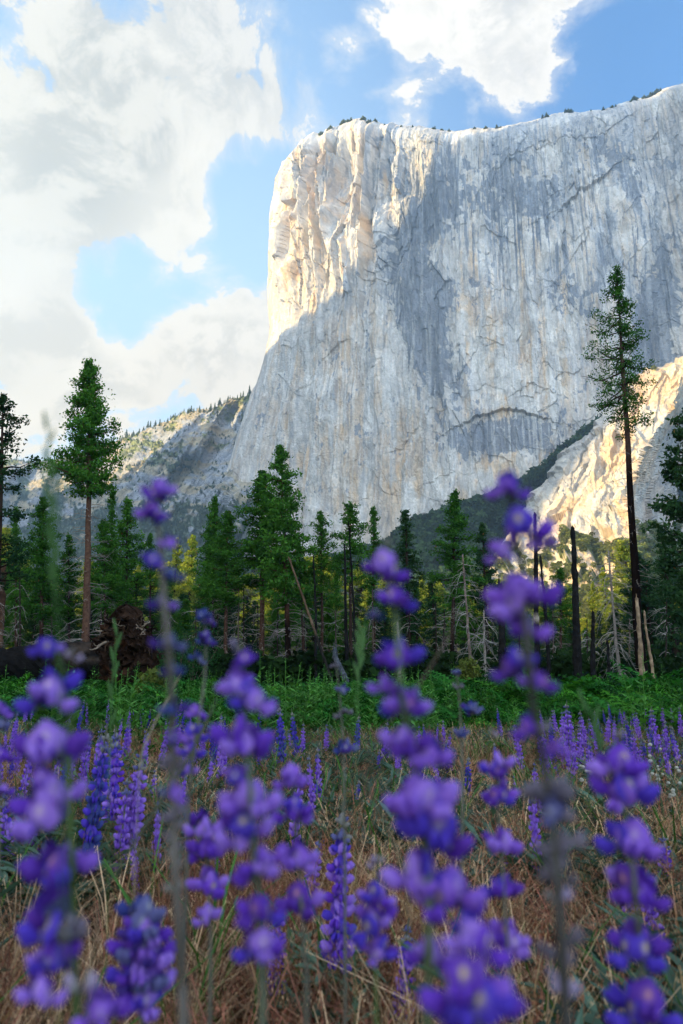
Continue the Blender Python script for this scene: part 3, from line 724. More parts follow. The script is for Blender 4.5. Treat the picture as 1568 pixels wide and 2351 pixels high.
# sunlit trees further back
LIT = [(441, 1230, 118, 'lit0', 1.0), (408, 1237, 122, 'lit0', .8), (8, 1212, 110, 'lit1', 1.3), (424, 1290, 125, 'lit1', 1.2), (735, 1275, 120, 'lit1', 1.4), (752, 1292, 122, 'lit0', 1.3), (715, 1320, 124, 'lit1', 1.3),
       (640, 1300, 118, 'lit1', 1.4), (600, 1330, 124, 'lit0', 1.4), (660, 1335, 128, 'lit0', 1.4), (540, 1300, 125, 'lit0', 1.2), (570, 1318, 125, 'lit1', 1.2), (830, 1292, 120, 'lit1', 1.2), (880, 1310, 126, 'lit0', 1.2),
       (970, 1322, 118, 'lit0', 1.0), (985, 1340, 120, 'lit1', 1.3), (1010, 1330, 125, 'lit0', 1.3), (1120, 1310, 125, 'lit0', 1.2), (1145, 1330, 124, 'lit1', 1.3), (1090, 1325, 128, 'lit1', 1.3), (212, 1290, 120, 'lit1', 1.2), (228, 1330, 122, 'lit0', 1.2), (130, 1310, 124, 'lit0', 1.2),
       (1384, 1305, 118, 'lit0', .9), (1358, 1335, 120, 'lit0', .9), (1432, 1242, 150, 'lit1', .9), (1300, 1345, 120, 'lit0', 1.2), (1210, 1330, 124, 'lit1', 1.2), (1250, 1335, 124, 'lit0', 1.2), (320, 1300, 122, 'lit0', 1.2), (370, 1290, 122, 'lit1', 1.2), (905, 1335, 130, 'lit1', 1.2), (60, 1290, 122, 'lit0', 1.2)]
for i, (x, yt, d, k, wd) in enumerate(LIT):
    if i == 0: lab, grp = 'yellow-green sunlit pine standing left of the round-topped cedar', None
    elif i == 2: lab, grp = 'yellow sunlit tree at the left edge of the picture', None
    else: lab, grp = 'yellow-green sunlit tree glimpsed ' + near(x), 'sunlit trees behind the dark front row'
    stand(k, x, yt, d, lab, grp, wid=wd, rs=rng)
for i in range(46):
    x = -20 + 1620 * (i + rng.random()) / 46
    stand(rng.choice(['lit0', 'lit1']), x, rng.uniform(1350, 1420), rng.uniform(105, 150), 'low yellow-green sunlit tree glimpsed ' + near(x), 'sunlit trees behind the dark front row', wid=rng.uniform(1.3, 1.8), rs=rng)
# ------------------------------------------------------------------ charred poles, snags and dead trees
def snag(name, X0, Y0, X1, Y1, d, w0, w1, label, col=(.012, .011, .011), seed=0, jag=True, dead=0, group=None, cat='snag', patch=None, d1=None):
    """from top (X0,Y0) to foot (X1,Y1); widths in reference units"""
    rs = np.random.RandomState(seed + 500)
    a = pix(X0, Y0, d); b = pix(X1, min(Y1, 1575), d1 or d); b.z = float(gz(b.x, b.y)) - .1
    n_ = 30; t = np.append(np.linspace(0, .985, 29), 1.)
    P = np.array(b)[None] * (1 - t)[:, None] + np.array(a)[None] * t[:, None]
    root = empty(name, b); P = P - np.array(b)
    P[:, :2] += np.cumsum(rs.normal(0, .012, (n_, 2)), 0) * (1 if w1 > 6 else .5)
    r1, r0 = w1 * .5 * d / FPX, w0 * .5 * d / FPX
    rad = r1 * (1 - t) + r0 * t; rad[0] *= 1.25; rad = rad * rs.uniform(.86, 1.14, n_)
    if jag: rad[-1] *= .35
    mb = MB(); cc = np.array(col)[None] * rs.uniform(.7, 1.5, (n_, 1))
    if patch:
        m = (t > patch[0]) & (t < patch[1]); cc = np.where(m[:, None], np.array(patch[2])[None], cc)
    mb.tube(P, rad, 9, cc, .16, rs)
    mb.build('trunk', M_wood, root)
    if jag and w0 > 3:      # splinters at the broken top
        sp = MB()
        for k in range(4):
            az = rs.rand() * 6.28; q = P[-3] + np.array([math.cos(az), math.sin(az), 0]) * r0 * .6
            sp.tube([q, q + [0, 0, r0 * 2.0], q + [rs.normal(0, .3) * r0, 0, r0 * rs.uniform(3, 6)]], [r0 * .4, r0 * .28, r0 * .05], 4, np.array(col) * 1.3)
        sp.build('splinters', M_wood, root)
    if dead:
        db = MB(); at = lambda h: np.array([np.interp(h, P[:, 2], P[:, 0]), np.interp(h, P[:, 2], P[:, 1]), h])
        Hh = P[-1, 2]; add_dead(db, rs, at, Hh * .12, Hh * .95, dead, 1.6, (.22, .20, .18), droop=1.1)
        db.build('dead_branches', M_wood, root)
    tag(root, label, cat, group); return root
BK = (.010, .0095, .0095); TN = (.22, .155, .10); GY = (.20, .17, .15)
snag('charred_pole', 721, 1273, 726, 1570, 48, 3, 8, 'thin straight charred pole crossed by the leaning dead trunk', BK, 1)
snag('charred_pole', 792, 1248, 796, 1560, 50, 4, 10, 'charred pole directly left of the tan-trunked sparse cedar', BK, 2)
snag('charred_pole', 797, 1196, 820, 1520, 47, 2.5, 8, 'leaning charred pole crossing the tan-trunked sparse cedar', BK, 3)
snag('bare_snag', 656, 1278, 768, 1560, 44, 4, 7, 'pale leaning dead trunk propped against the tall middle cedar', (.09, .058, .036), 4, patch=(0, .42, (.02, .018, .016)))
snag('charred_pole', 1228, 1176, 1234, 1560, 42, 7, 14, 'charred snag with a broken top behind the large flower spike, left of its thin twin', BK, 5, patch=(.36, .42, (.3, .25, .2)))
snag('charred_pole', 1244, 1274, 1262, 1560, 46, 5, 9, 'thin charred pole just right of the broken-topped snag', BK, 6)
snag('charred_snag', 1148, 1340, 1154, 1562, 38, 11, 20, 'short thick charred snag behind the left side of the large flower spike', BK, 7)
snag('charred_snag', 1311, 1208, 1329, 1585, 34, 9, 22, 'thick jagged charred snag standing alone against the sunlit rock', BK, 8)
snag('charred_snag', 1364, 1402, 1365, 1580, 36, 6, 15, 'short charred stub right of the thick jagged snag', BK, 9)
snag('charred_pole', 1396, 1470, 1399, 1570, 40, 5, 8, 'low charred stub left of the bare grey conifer', BK, 19)
snag('dead_conifer', 1398, 1262, 1424, 1556, 46, 3, 8, 'bare grey conifer with drooping whitish twigs right of the charred stubs', GY, 10, dead=110)
snag('dead_conifer', 1062, 1272, 1082, 1520, 48, 3, 8, 'bare dead tree with curling pale branches left of the dark small pine', (.16, .12, .10), 11, dead=50)
snag('dead_conifer', 1111, 1400, 1113, 1555, 48, 2, 6, 'small dead tree with fine drooping twigs below the dark small pine', GY, 12, dead=60)
snag('bare_snag', 1461, 1371, 1475, 1560, 40, 7, 13, 'pale tan broken trunk standing beside the blackened tall trunk', TN, 13)
snag('bare_snag', 1480, 1402, 1500, 1545, 41, 4, 8, 'thin pale tan broken trunk right of the thicker one', TN, 14)
snag('bare_snag', 4, 1304, 5, 1490, 42, 13, 15, 'thick brown broken trunk at the left edge', (.07, .038, .024), 15)
snag('bare_snag', 912, 1428, 916, 1510, 46, 4, 10, 'short pale stub behind the middle flower spike', GY, 16)
for i, (x, yt) in enumerate([(118, 1300), (246, 1280), (45, 1290), (232, 1355), (560, 1335), (700, 1380), (545, 1350), (640, 1390), (1000, 1380), (855, 1350), (940, 1400), (1190, 1380), (1270, 1400), (1345, 1420), (1530, 1380), (390, 1400), (450, 1390), (590, 1380), (770, 1400), (1020, 1400), (1130, 1420), (1445, 1420)]):
    snag('bare_snag', x, yt, x + rng.uniform(-4, 4), 1560, rng.uniform(54, 64), 2, 5, 'slim bare trunk in the shade ' + near(x), (.03, .022, .018) if i % 3 else (.09, .07, .055), 40 + i, dead=22, group='slim bare trunks in the shaded forest')
# log leaning in the middle
snag('fallen_log', 768, 1505, 806, 1566, 30, 12, 14, 'short charred log lying aslant at the foot of the tan-trunked cedar', (.05, .055, .065), 60, cat='log', d1=29)
# ================================================================== far woods (nobody could count them)
def replicate(unitV, unitF, P, S, rz, colb, ucol=None):
    """many copies of one small shape merged; P (n,3) S (n,) rz (n,) colb (n,3)"""
    n, m = len(P), len(unitV)
    S = np.asarray(S); S = S[:, None, None] if S.ndim == 1 else S[:, None, :]
    c, s = np.cos(rz)[:, None], np.sin(rz)[:, None]
    U = unitV[None] * S
    V = np.stack([U[..., 0] * c - U[..., 1] * s, U[..., 0] * s + U[..., 1] * c, U[..., 2]], -1) + P[:, None]
    F = [(f[None] + (np.arange(n) * m)[:, None, None]).reshape(-1, f.shape[1]) for f in unitF]
    C = np.broadcast_to(colb[:, None], (n, m, 3))
    if ucol is not None: C = C * ucol[None]
    return V.reshape(-1, 3), F, C.reshape(-1, 3)
def little_conifer(seed, tiers=7, slim=.22):
    rs = np.random.RandomState(seed); V = []; T = []
    for k in range(tiers):
        z = .12 + .80 * k / tiers; r = slim * (1 - k / tiers) ** .8 * rs.uniform(.8, 1.2) + .02; nb = 6
        a0 = rs.rand() * 6
        for j in range(nb):
            a = a0 + j * 6.283 / nb + rs.uniform(-.2, .2); rr = r * rs.uniform(.6, 1.25)
            i = len(V)
            V += [(0, 0, z + .16), (rr * math.cos(a - .35), rr * math.sin(a - .35), z - .03), (rr * 1.15 * math.cos(a), rr * 1.15 * math.sin(a), z - .06 + rs.uniform(-.02, .02)), (rr * math.cos(a + .4), rr * math.sin(a + .4), z)]
            T += [(i, i + 1, i + 2), (i, i + 2, i + 3)]
    i = len(V); V += [(0, 0, .86), (.02, 0, .86), (0, 0, 1.0), (.012, 0, 0), (-.012, 0, 0), (0, 0, .8)]; T += [(i, i + 1, i + 2), (i + 3, i + 4, i + 5)]
    return np.array(V), [np.array(T)]
def round_bush(seed, n=110):
    rs = np.random.RandomState(seed)
    d = rs.normal(size=(n, 3)); d /= np.linalg.norm(d, axis=1)[:, None]; r = rs.uniform(.55, 1, (n, 1))
    C = d * r * np.array([.5, .5, .42]) + [0, 0, .42]
    V, Q = leafquads(rs, C, .20 if seed >= 930 else .30, 1.5)
    return V, [Q]
def woods(name, P, H, cols, seed, label, slim=.22, bushes=False):
    rs = np.random.RandomState(seed); Vs, Fs, Cs, off = [], [], [], 0
    for k in range(4):
        sel = np.arange(len(P)) % 4 == k
        uv, uf = (round_bush(seed + k) if bushes else little_conifer(seed + k, slim=slim))
        uc = 1 + .35 * (rs.rand(len(uv), 1) - .5)
        S = H[sel]; S3 = np.stack([S * rs.uniform(.8, 1.4, len(S)), S * rs.uniform(.8, 1.4, len(S)), S], 1)
        V, F, C = replicate(uv, uf, P[sel], S3, rs.rand(sel.sum()) * 6.28, cols[sel], np.repeat(uc, 3, 1))
        Vs.append(V); Fs.append(F[0] + off); Cs.append(C); off += len(V)
    o = new_mesh(name, np.vstack(Vs), np.vstack(Fs), M_fol, np.vstack(Cs)); tag(o, label, 'forest', kind='stuff'); return o
rs = np.random.RandomState(77)
# hillside
k = rs.randint(0, HX.size, 26000); hv = HV.ravel()[k]; hy = HY.ravel()[k]; hx = HX.ravel()[k]
keep = (rs.rand(len(k)) < (.12 + .75 * hv)) & (hx > -60) & (hx < 640) & (hy < 1330); k = k[keep][:7500]
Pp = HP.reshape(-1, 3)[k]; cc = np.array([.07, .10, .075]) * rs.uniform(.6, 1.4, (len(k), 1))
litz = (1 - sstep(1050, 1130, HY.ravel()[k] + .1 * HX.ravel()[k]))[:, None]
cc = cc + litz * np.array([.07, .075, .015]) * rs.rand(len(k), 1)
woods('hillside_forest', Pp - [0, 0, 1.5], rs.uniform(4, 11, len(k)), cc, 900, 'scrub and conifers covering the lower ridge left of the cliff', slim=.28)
# skyline conifers of the ridge, one by one
u1 = [new_mesh('conifer_tree', *(lambda a: (a[0], a[1]))(little_conifer(950 + i, 9, [.16, .22, .13][i])), M_fol, np.tile([[.085, .11, .035]], (len(little_conifer(950 + i, 9)[0]), 1))) for i in range(3)]
first = [True] * 3
def rim_tree(pt, h, label, group, rz, wd=1.):
    i = rng.randrange(3)
    if first[i]: o = u1[i]; first[i] = False
    else: o = u1[i].copy(); COL.objects.link(o)
    o.location = pt; o.scale = (h * wd, h * wd, h); o.rotation_euler = (0, 0, rz); tag(o, label, 'tree', group)
for i in range(110):
    x = -10 + 590 * (i + rng.random()) / 110
    j = int(np.argmin(np.abs(HX[1] - x))); p = HP[rng.choice([0, 1, 2, 4]), j]
    rim_tree((p[0], p[1], p[2] - 2), rng.uniform(9, 27) * (1.0 if x > 200 else .8), 'small conifer on the ridge skyline, ' + ('between the left edge and the tall solitary cedar' if x < 130 else 'just right of the tall solitary cedar' if x < 300 else 'above the sunlit rocky spur' if x < 450 else 'near the foot of the great cliff'), 'conifers on the skyline of the lower ridge', rng.random() * 6)
for i in range(48):
    x = rng.choice([rng.uniform(780, 1030), rng.uniform(1030, 1360), rng.uniform(690, 790), rng.uniform(1380, 1560)]); p = rim_point(x)
    rim_tree((p[0], p[1] + 1, p[2] - .8), rng.uniform(6, 15), 'tiny tree on the cliff rim, ' + ('above the sunlit shoulder' if x < 900 else 'near the middle of the rim' if x < 1200 else 'above the streaked wall at the right' if x < 1400 else 'near the upper right corner'), 'tiny trees on the rim of the great cliff', rng.random() * 6, 1.9)
p = rim_point(1512); rim_tree((p[0], p[1] + 6, p[2]), 17, 'yellow-lit tree on the cliff rim near the upper right corner', None, 1, 1.9)
p = rim_point(1000); rim_tree((p[0], p[1] + 6, p[2]), 15, 'lone tree on the cliff rim right above the end of the sunlit rock', None, 1, 1.6)
# slope woods
n_ = 7000; a = rs.randint(0, SP.shape[0] - 1, n_); b = rs.randint(0, SP.shape[1], n_)
a = (a * rs.uniform(.0, 1, n_)).astype(int)
woods('slope_forest', SP[a, b] - [0, 0, 2], rs.uniform(9, 20, n_), np.array([.020, .040, .018]) * rs.uniform(.3, 2.2, (n_, 1)), 910, 'dark evergreen woods on the slope at the foot of the cliff', bushes=True)
k = rs.randint(0, BX.size, 60000); k = k[(BV.ravel()[k] > .55) & (BX.ravel()[k] < 1640)][:5200]
woods('buttress_scrub', BP.reshape(-1, 3)[k] - [0, 0, .8], rs.uniform(2.5, 6.5, len(k)), np.array([.13, .15, .04]) * rs.uniform(.5, 1.5, (len(k), 1)), 920, 'yellow-green scrub on the sunlit rock buttress', bushes=True)
# the dark floor and undergrowth of the wood
n_ = 3400; P = np.stack([rs.uniform(-60, 70, n_), rs.uniform(48, 100, n_), np.zeros(n_)], 1); P[:, 2] = gz(P[:, 0], P[:, 1])
woods('forest_undergrowth', P, rs.uniform(.8, 3.2, n_), np.array([.010, .026, .007]) * rs.uniform(.4, 1.6, (n_, 1)), 930, 'dark undergrowth between the trunks', bushes=True)
def bush(name, X, Yt, d, w_, label, col, seed, cat='shrub'):
    r_ = np.random.RandomState(seed); p = pix(X, 1560, d); top = pix(X, Yt, d).z; g = float(gz(p.x, d)); h = top - g
    mb = MB(); C = r_.normal(size=(1500, 3)) * .5; C = C / np.maximum(1, np.linalg.norm(C, axis=1) / r_.uniform(.7, 1.05, 1500))[:, None]
    C = C * np.array([w_ * .5, w_ * .5, h * .5]) + [0, 0, h * .5]
    V, Q = leafquads(r_, C, .17, 1.7); t = r_.rand(len(C), 1)
    crown = MB(); crown.add(V, Q, None, np.repeat(np.array(col) * (.5 + t), 4, 0))
    root = empty(name, (p.x, d, g))
    for j in range(9):
        e = np.array([r_.normal() * w_ * .25, r_.normal() * w_ * .25, h * .8]); mb.tube([[0, 0, -.1], e * .5 + [.05, 0, 0], e], [.03, .02, .006], 4, (.10, .075, .055))
    mb.build('stems', M_bark, root); crown.build('foliage', M_fol, root); tag(root, label, cat)
bush('leafy_bush', 440, 1420, 42, 3.6, 'large dense dark green bush beneath the round-topped cedar', (.022, .075, .022), 1)
bush('leafy_bush', 400, 1460, 40, 2.6, 'dark green bush right of the uprooted stump', (.022, .070, .022), 4)
bush('leafy_bush', 1076, 1508, 32, 1.2, 'small yellow-green bush at the fern edge left of the large flower spike', (.10, .13, .03), 2)
bush('leafy_bush', 350, 1535, 17.5, .8, 'low yellow-green bush at the foot of the uprooted stump', (.11, .14, .03), 3)

# ================================================================== uprooted stump and fallen log
def rootwad():
    r_ = np.random.RandomState(11); d = 21.
    c = pix(287, 1490, d); g = float(gz(c.x, d)); root = empty('uprooted_stump', (c.x, d, g))
    hub = MB(); dk = np.array([.016, .009, .006]); hz = c.z - g
    # the ragged plate of earth and root wood
    nr, na = 26, 44; rr = np.linspace(0, 1, nr)[:, None]; th = np.linspace(0, 2 * np.pi, na, endpoint=False)[None]
    top = 1 + .55 * np.exp(-((th - 1.50) / .38) ** 2) + .10 * np.sin(3 * th + 1) + .2 * np.exp(-((th - 5.6) / .5) ** 2) + .15 * np.exp(-((th - 3.6) / .4) ** 2)
    R_ = .92 * rr ** .7 * top
    X_ = R_ * np.cos(th); Z_ = hz + R_ * np.sin(th) * 1.02 - .05
    Y_ = -.35 * (1 - rr ** 2) + .30 * fbm(X_ * 3.5, Z_ * 3.5, X_ * 0, 4, 5) + .12 * fbm(X_ * 11, Z_ * 11, X_ * 0, 3, 6)
    X_ = X_ + .12 * fbm(X_ * 5, Z_ * 5, X_ * 0 + 4, 3, 7) * rr; Z_ = Z_ + .12 * fbm(X_ * 5, Z_ * 5, X_ * 0 + 9, 3, 8) * rr
    V = np.stack([X_, Y_, Z_], -1); n0 = nr * na
    i = np.arange(n0).reshape(nr, na); j = np.roll(i, -1, 1); Q = np.stack([i[:-1], i[1:], j[1:], j[:-1]], -1).reshape(-1, 4)
    col = dk * (1 + 1.1 * np.abs(fbm(X_ * 6, Z_ * 6, Y_ * 6, 3, 9)))[..., None]; red = sstep(.25, .45, fbm(X_ * 2.2, Z_ * 2.2, 0 * X_, 3, 10))[..., None]; col = col * (1 - red) + np.array([.05, .02, .01]) * red
    hub.add(V.reshape(-1, 3), Q, None, col.reshape(-1, 3))
    Vb = V[-1].copy(); Vb2 = Vb.copy(); Vb2[:, 1] += .75; Vb2[:, 0] *= .75; Vb2[:, 2] = hz + (Vb2[:, 2] - hz) * .7
    i = np.arange(na); j = np.roll(i, -1); hub.add(np.vstack([Vb, Vb2]), np.stack([i, i + na, j + na, j], 1), None, dk)
    hub.build('root_plate', M_wood, root)
    for q in range(90):
        a = r_.uniform(-.5, 3.9) if q > 12 else r_.uniform(1.2, 1.8); s = r_.uniform(.25, .85); L = r_.uniform(.3, .95) * (1.25 if q < 12 else .9)
        p = np.array([math.cos(a) * s, -.25 * r_.rand(), hz + math.sin(a) * s * 1.1]); dr = np.array([math.cos(a) + r_.normal() * .5, -r_.uniform(.0, .9), math.sin(a) * .9 + r_.normal() * .4 - .1])
        n = 9; B = [p]
        for e in range(n - 1):
            dr = dr / np.linalg.norm(dr) + r_.normal(size=3) * .34; B.append(B[-1] + dr / np.linalg.norm(dr) * L / n)
        mb = MB(); base = [(.014, .008, .006), (.03, .017, .011), (.065, .042, .028), (.22, .17, .13)][r_.choice(4, p=[.42, .3, .2, .08])]
        r0_ = r_.uniform(.015, .06); mb.tube(B, np.linspace(r0_, .008, n), 6, base, .2, r_)
        if q % 2:
            k_ = r_.randint(3, 6); B2 = [B[k_]]
            for e in range(5): B2.append(B2[-1] + (np.array(dr) * .5 + r_.normal(size=3) * .7) * L / 9)
            mb.tube(B2, np.linspace(r0_ * .5, .005, 6), 5, base)
        mb.build('root', M_wood, root, True)
    tag(root, 'uprooted stump with a ragged dark plate of roots at the end of the fallen log', 'stump')
    # the log it belongs to
    a = pix(262, 1518, 21.4); b = pix(-160, 1528, 19.2); n = 40; t = np.linspace(0, 1, n)[:, None]
    P = np.array(a) * (1 - t) + np.array(b) * t; P[:, 2] += .05 * np.sin(t[:, 0] * 7)
    lg = MB(); rad = np.linspace(.56, .45, n) * r_.uniform(.97, 1.03, n); lg.tube(P, rad, 22, (.008, .0075, .0075), .06, r_, True)
    V = np.vstack(lg.V); C = np.vstack(lg.C).copy(); f = sstep(.05, .3, fbm(V[:, 0] * .8, V[:, 1] * 3, V[:, 2] * 5, 4, 12) + .45 * sstep(-8.2, -6.6, V[:, 0]))[:, None] * sstep(-9.3, -7, V[:, 0])[:, None]
    lg.C = [C * (1 - f) + np.array([.05, .036, .028]) * f]
    o = lg.build('trunk', M_wood, root, False)
    o.parent = root; o.matrix_parent_inverse = Matrix.Translation(-root.location)
rootwad()
# burnt log ends left of it
# ================================================================== ferns
def frond(seed):
    r_ = np.random.RandomState(seed); V = []; T = []; C = []
    n = 11; L = 1.; arch = r_.uniform(.25, .55)
    k = np.linspace(0, 1, n); px = k * math.cos(.6) * L; pz = k * math.sin(1.0) * L - arch * k ** 2 * L
    for s in (-1, 1):
        for j in range(2, n):
            w_ = .42 * (1 - k[j]) ** .8 + .03; b = np.array([px[j], 0, pz[j]])
            m = 5 if j < 8 else 3
            for q in range(m):
                c = b + np.array([.18 * w_ * q / m * 1.2, s * w_ * (q + .3) / m, -.22 * w_ * ((q + .5) / m) ** 2])
                hw = w_ / m * .62; ln = w_ * .26 * (1 - q / m * .7)
                tw = r_.uniform(-.03, .03)
                i = len(V); V += [c + [-ln, -hw * .2, tw], c + [0, -hw * .8, .01], c + [ln, s * .01, -.01 - tw], c + [0, hw * .8, -.01]]
                T.append((i, i + 1, i + 2, i + 3)); tn = r_.uniform(.65, 1.3); C += [tn] * 4
    # rachis
    for j in range(n - 1):
        i = len(V); V += [np.array([px[j], -.006, pz[j]]), np.array([px[j], .006, pz[j]]), np.array([px[j + 1], .004, pz[j + 1]]), np.array([px[j + 1], -.004, pz[j + 1]])]
        T.append((i, i + 1, i + 2, i + 3)); C += [1.2] * 4
    return np.array(V), [np.array(T)], np.array(C)[:, None] * np.ones((1, 3))
def ferns():
    r_ = np.random.RandomState(21); Vs = []; Fs = []; Cs = []; off = 0
    n = 2300; y = r_.uniform(5.6, 25, n) ; x = r_.uniform(-.62, .62, n) * y
    edge = 7.6 + .7 * np.sin(x * .9 + .5) + .8 * np.sin(x * 2.3) + 1.4 * np.exp(-((x - .4) / 1.6) ** 2) * -1
    edge = edge + 2.2 * fbm(x * .7, y * .1, 0 * x, 3, 457)
    keep = (y > edge) | ((y > 5.6) & (r_.rand(n) < .14)); x, y = x[keep], y[keep]
    hgt = r_.uniform(.62, 1.0, len(x)) * np.clip(.50 + .06 * (y - 6), .5, 1.) * (1 + .45 * fbm(x * .55, y * .4, 0 * x, 3, 451)) * (1 + .16 * sstep(2, 5, x))
    for s in range(5):
        uv, uf, uc = frond(100 + s); sel = np.arange(len(x)) % 5 == s
        PX, PY, H = x[sel], y[sel], hgt[sel]
        m = 6; PX = np.repeat(PX, m); PY = np.repeat(PY, m); H = np.repeat(H, m) * r_.uniform(.55, 1.1, len(PX))
        PZ = gz(PX, PY) + r_.uniform(0, .22, len(PX)) * H
        g = np.array([.018, .095, .014]) * r_.uniform(.3, 1.6, (len(PX), 1)); yl = (r_.rand(len(PX), 1) < .10 + .5 * (fbm(PX * .5, PY * .5, 0 * PX, 3, 453)[:, None] > .25)); g = np.where(yl, g * np.array([2.4, 1.7, 1.2]), g)
        V, F, C = replicate(uv, uf, np.stack([PX, PY, PZ], 1), H * .95, r_.rand(len(PX)) * 6.28, g, uc)
        Vs.append(V); Fs.append(F[0] + off); Cs.append(C); off += len(V)
    o = new_mesh('bracken_ferns', np.vstack(Vs), np.vstack(Fs), M_leaf, np.vstack(Cs)); tag(o, 'band of dense green bracken ferns before the forest', 'ferns', kind='stuff')
ferns()
def herb(r_):
    V = []; T = []; C = []
    for s in range(3):
        az = r_.rand() * 6.28; le = r_.uniform(0, .16); H_ = r_.uniform(.7, 1.1); dd = np.array([math.cos(az) * le, math.sin(az) * le, H_])
        for k in range(16):
            t = .15 + .85 * k / 16; p = dd * t; a = k * 2.4; L = .20 * (1.05 - t) + .035; d = np.array([math.cos(a), math.sin(a), .45]); sd_ = np.array([-math.sin(a), math.cos(a), 0]) * L * .2
            i = len(V); V += [p, p + d * L * .5 + sd_, p + d * L, p + d * L * .5 - sd_]; T.append((i, i + 1, i + 2, i + 3)); C += [r_.uniform(.7, 1.4)] * 4
        i = len(V); V += [np.array([.006, 0, 0]), np.array([-.006, 0, 0]), dd + [-.003, 0, 0], dd + [.003, 0, 0]]; T.append((i, i + 1, i + 2, i + 3)); C += [1.] * 4
    return np.array(V), [np.array(T)], np.array(C)[:, None] * np.ones((1, 3))
# ================================================================== grass and ground plants
def blades(r_, n, h, lean, seg=3, wd=.004, head=True):
    """a tuft of n arching blades with drooping seed heads"""
    V = []; T = []; C = []
    for b in range(n):
        az = r_.rand() * 6.283; ln = h * r_.uniform(.5, 1.15); le = lean * r_.uniform(.3, 1.3); w_ = wd * r_.uniform(.6, 1.5)
        d = np.array([math.cos(az), math.sin(az), 0]); sd_ = np.array([-d[1], d[0], 0]); base = d * r_.uniform(0, .04) + sd_ * r_.normal() * .03
        t0 = r_.uniform(.7, 1.3); i0 = len(V)
        for k in range(seg + 1):
            t = k / seg; c = base + d * le * ln * t ** 2 + np.array([0, 0, ln * (t - .25 * le * t ** 3)])
            ww = w_ * (1 - .7 * t); V += [c - sd_ * ww, c + sd_ * ww]; C += [t0 * (.75 + .45 * t)] * 2
        for k in range(seg): T.append((i0 + 2 * k, i0 + 2 * k + 1, i0 + 2 * k + 3, i0 + 2 * k + 2))
        if head:
            tip = V[-1]
            for q in range(5):
                e = tip + d * r_.uniform(-.01, .05) + np.array([r_.normal() * .012, r_.normal() * .012, -r_.uniform(-.02, .06)]); dd = np.array([r_.normal() * .006, r_.normal() * .006, -.022])
                i = len(V); V += [e, e + dd * .5 + sd_ * .0028, e + dd, e + dd * .5 - sd_ * .0028]; C += [t0 * 1.35] * 4; T.append((i, i + 1, i + 2, i + 3))
    return np.array(V), [np.array(T)], np.array(C)[:, None] * np.ones((1, 3))
def palmate(r_, nl=7, stems=9):
    """lupine foliage: stalks each ending in a wheel of narrow leaflets"""
    V = []; T = []; C = []
    for s in range(stems):
        az = r_.rand() * 6.283; ht = r_.uniform(.3, 1.); out = r_.uniform(.1, .75)
        c = np.array([math.cos(az) * out * .5, math.sin(az) * out * .5, ht * .55]); t0 = r_.uniform(.6, 1.4)
        i = len(V); V += [np.array([0, .004, 0]), np.array([0, -.004, 0]), c]; T.append((i, i + 1, i + 2, i + 2)); C += [.9] * 3
        tilt = r_.normal(size=2) * .35
        for l in range(nl):
            a = 6.283 * l / nl + r_.uniform(-.1, .1); L = .26 * r_.uniform(.8, 1.15); d = np.array([math.cos(a), math.sin(a), .28 + tilt[0] * math.cos(a) + tilt[1] * math.sin(a)]); sd_ = np.array([-math.sin(a), math.cos(a), 0]) * .026
            i = len(V); V += [c, c + d * L * .55 + sd_, c + d * L + [0, 0, -.03], c + d * L * .55 - sd_ + [0, 0, .012]]; T.append((i, i + 1, i + 2, i + 3)); C += [t0, t0, t0 * .9, t0 * 1.15]
    return np.array(V), [np.array(T)], np.array(C)[:, None] * np.ones((1, 3))
def scatter(name, unit_fn, n, y0, y1, size, colfn, seed, label, cat, nunits=5, power=1., keepfn=None, mat=None, zoff=0):
    r_ = np.random.RandomState(seed); Vs = []; Fs = []; Cs = []; off = 0
    t = r_.rand(n) ** power; y = y0 + (y1 - y0) * t; n = int(n * 1.3); t = r_.rand(n) ** power; y = y0 + (y1 - y0) * t; x = r_.uniform(-.60, .60, n) * (y + 2.2)
    if keepfn is not None: kp = keepfn(x, y, r_); x, y = x[kp], y[kp]
    for s in range(nunits):
        uv, uf, uc = unit_fn(np.random.RandomState(seed * 7 + s)); sel = np.arange(len(x)) % nunits == s
        X_, Y_ = x[sel], y[sel]; m = len(X_)
        if not m: continue
        S = size * r_.uniform(.65, 1.3, m)
        V, F, C = replicate(uv, uf, np.stack([X_, Y_, gz(X_, Y_) + zoff], 1), S, r_.rand(m) * 6.28, colfn(X_, Y_, r_), uc)
        Vs.append(V); Fs.append(F[0] + off); Cs.append(C); off += len(V)
    F = np.vstack(Fs)
    tri = F[:, 2] == F[:, 3]; FF = [F[~tri]] + ([F[tri][:, :3]] if tri.any() else [])
    o = new_mesh(name, np.vstack(Vs), FF, mat or M_leaf, np.vstack(Cs)); tag(o, label, cat, kind='stuff'); return o
def drycol(x, y, r_):
    a = fbm(x * .8, y * .8, 0 * x, 3, 31)[:, None]; base = np.array([.30, .165, .10]); red = np.array([.24, .095, .065]); pale = np.array([.46, .31, .19])
    u_ = r_.rand(len(x), 1); c = np.where(u_ < .35 + .4 * a, red, np.where(u_ > .60, pale, base)); return c * r_.uniform(.2, 1.25, (len(x), 1)) * (1.0 + .5 * a)
gl_ = lambda x, y, r_: r_.rand(len(x)) < .45 + .9 * np.clip(fbm(x * .9 + 3, y * .9, 0 * x, 3, 33) + .3, 0, 1)
scatter('dry_grass', lambda r: blades(r, 22, 1., .75, 3, .0065, True), 10500, 1.15, 8.2, .29, drycol, 41, 'dry brown and reddish grass covering the meadow', 'grass', 6, 1.0, lambda x, y, r_: gl_(x, y, r_) & (r_.rand(len(x)) < 1.15 - .13 * np.maximum(0, y - 4.5)))
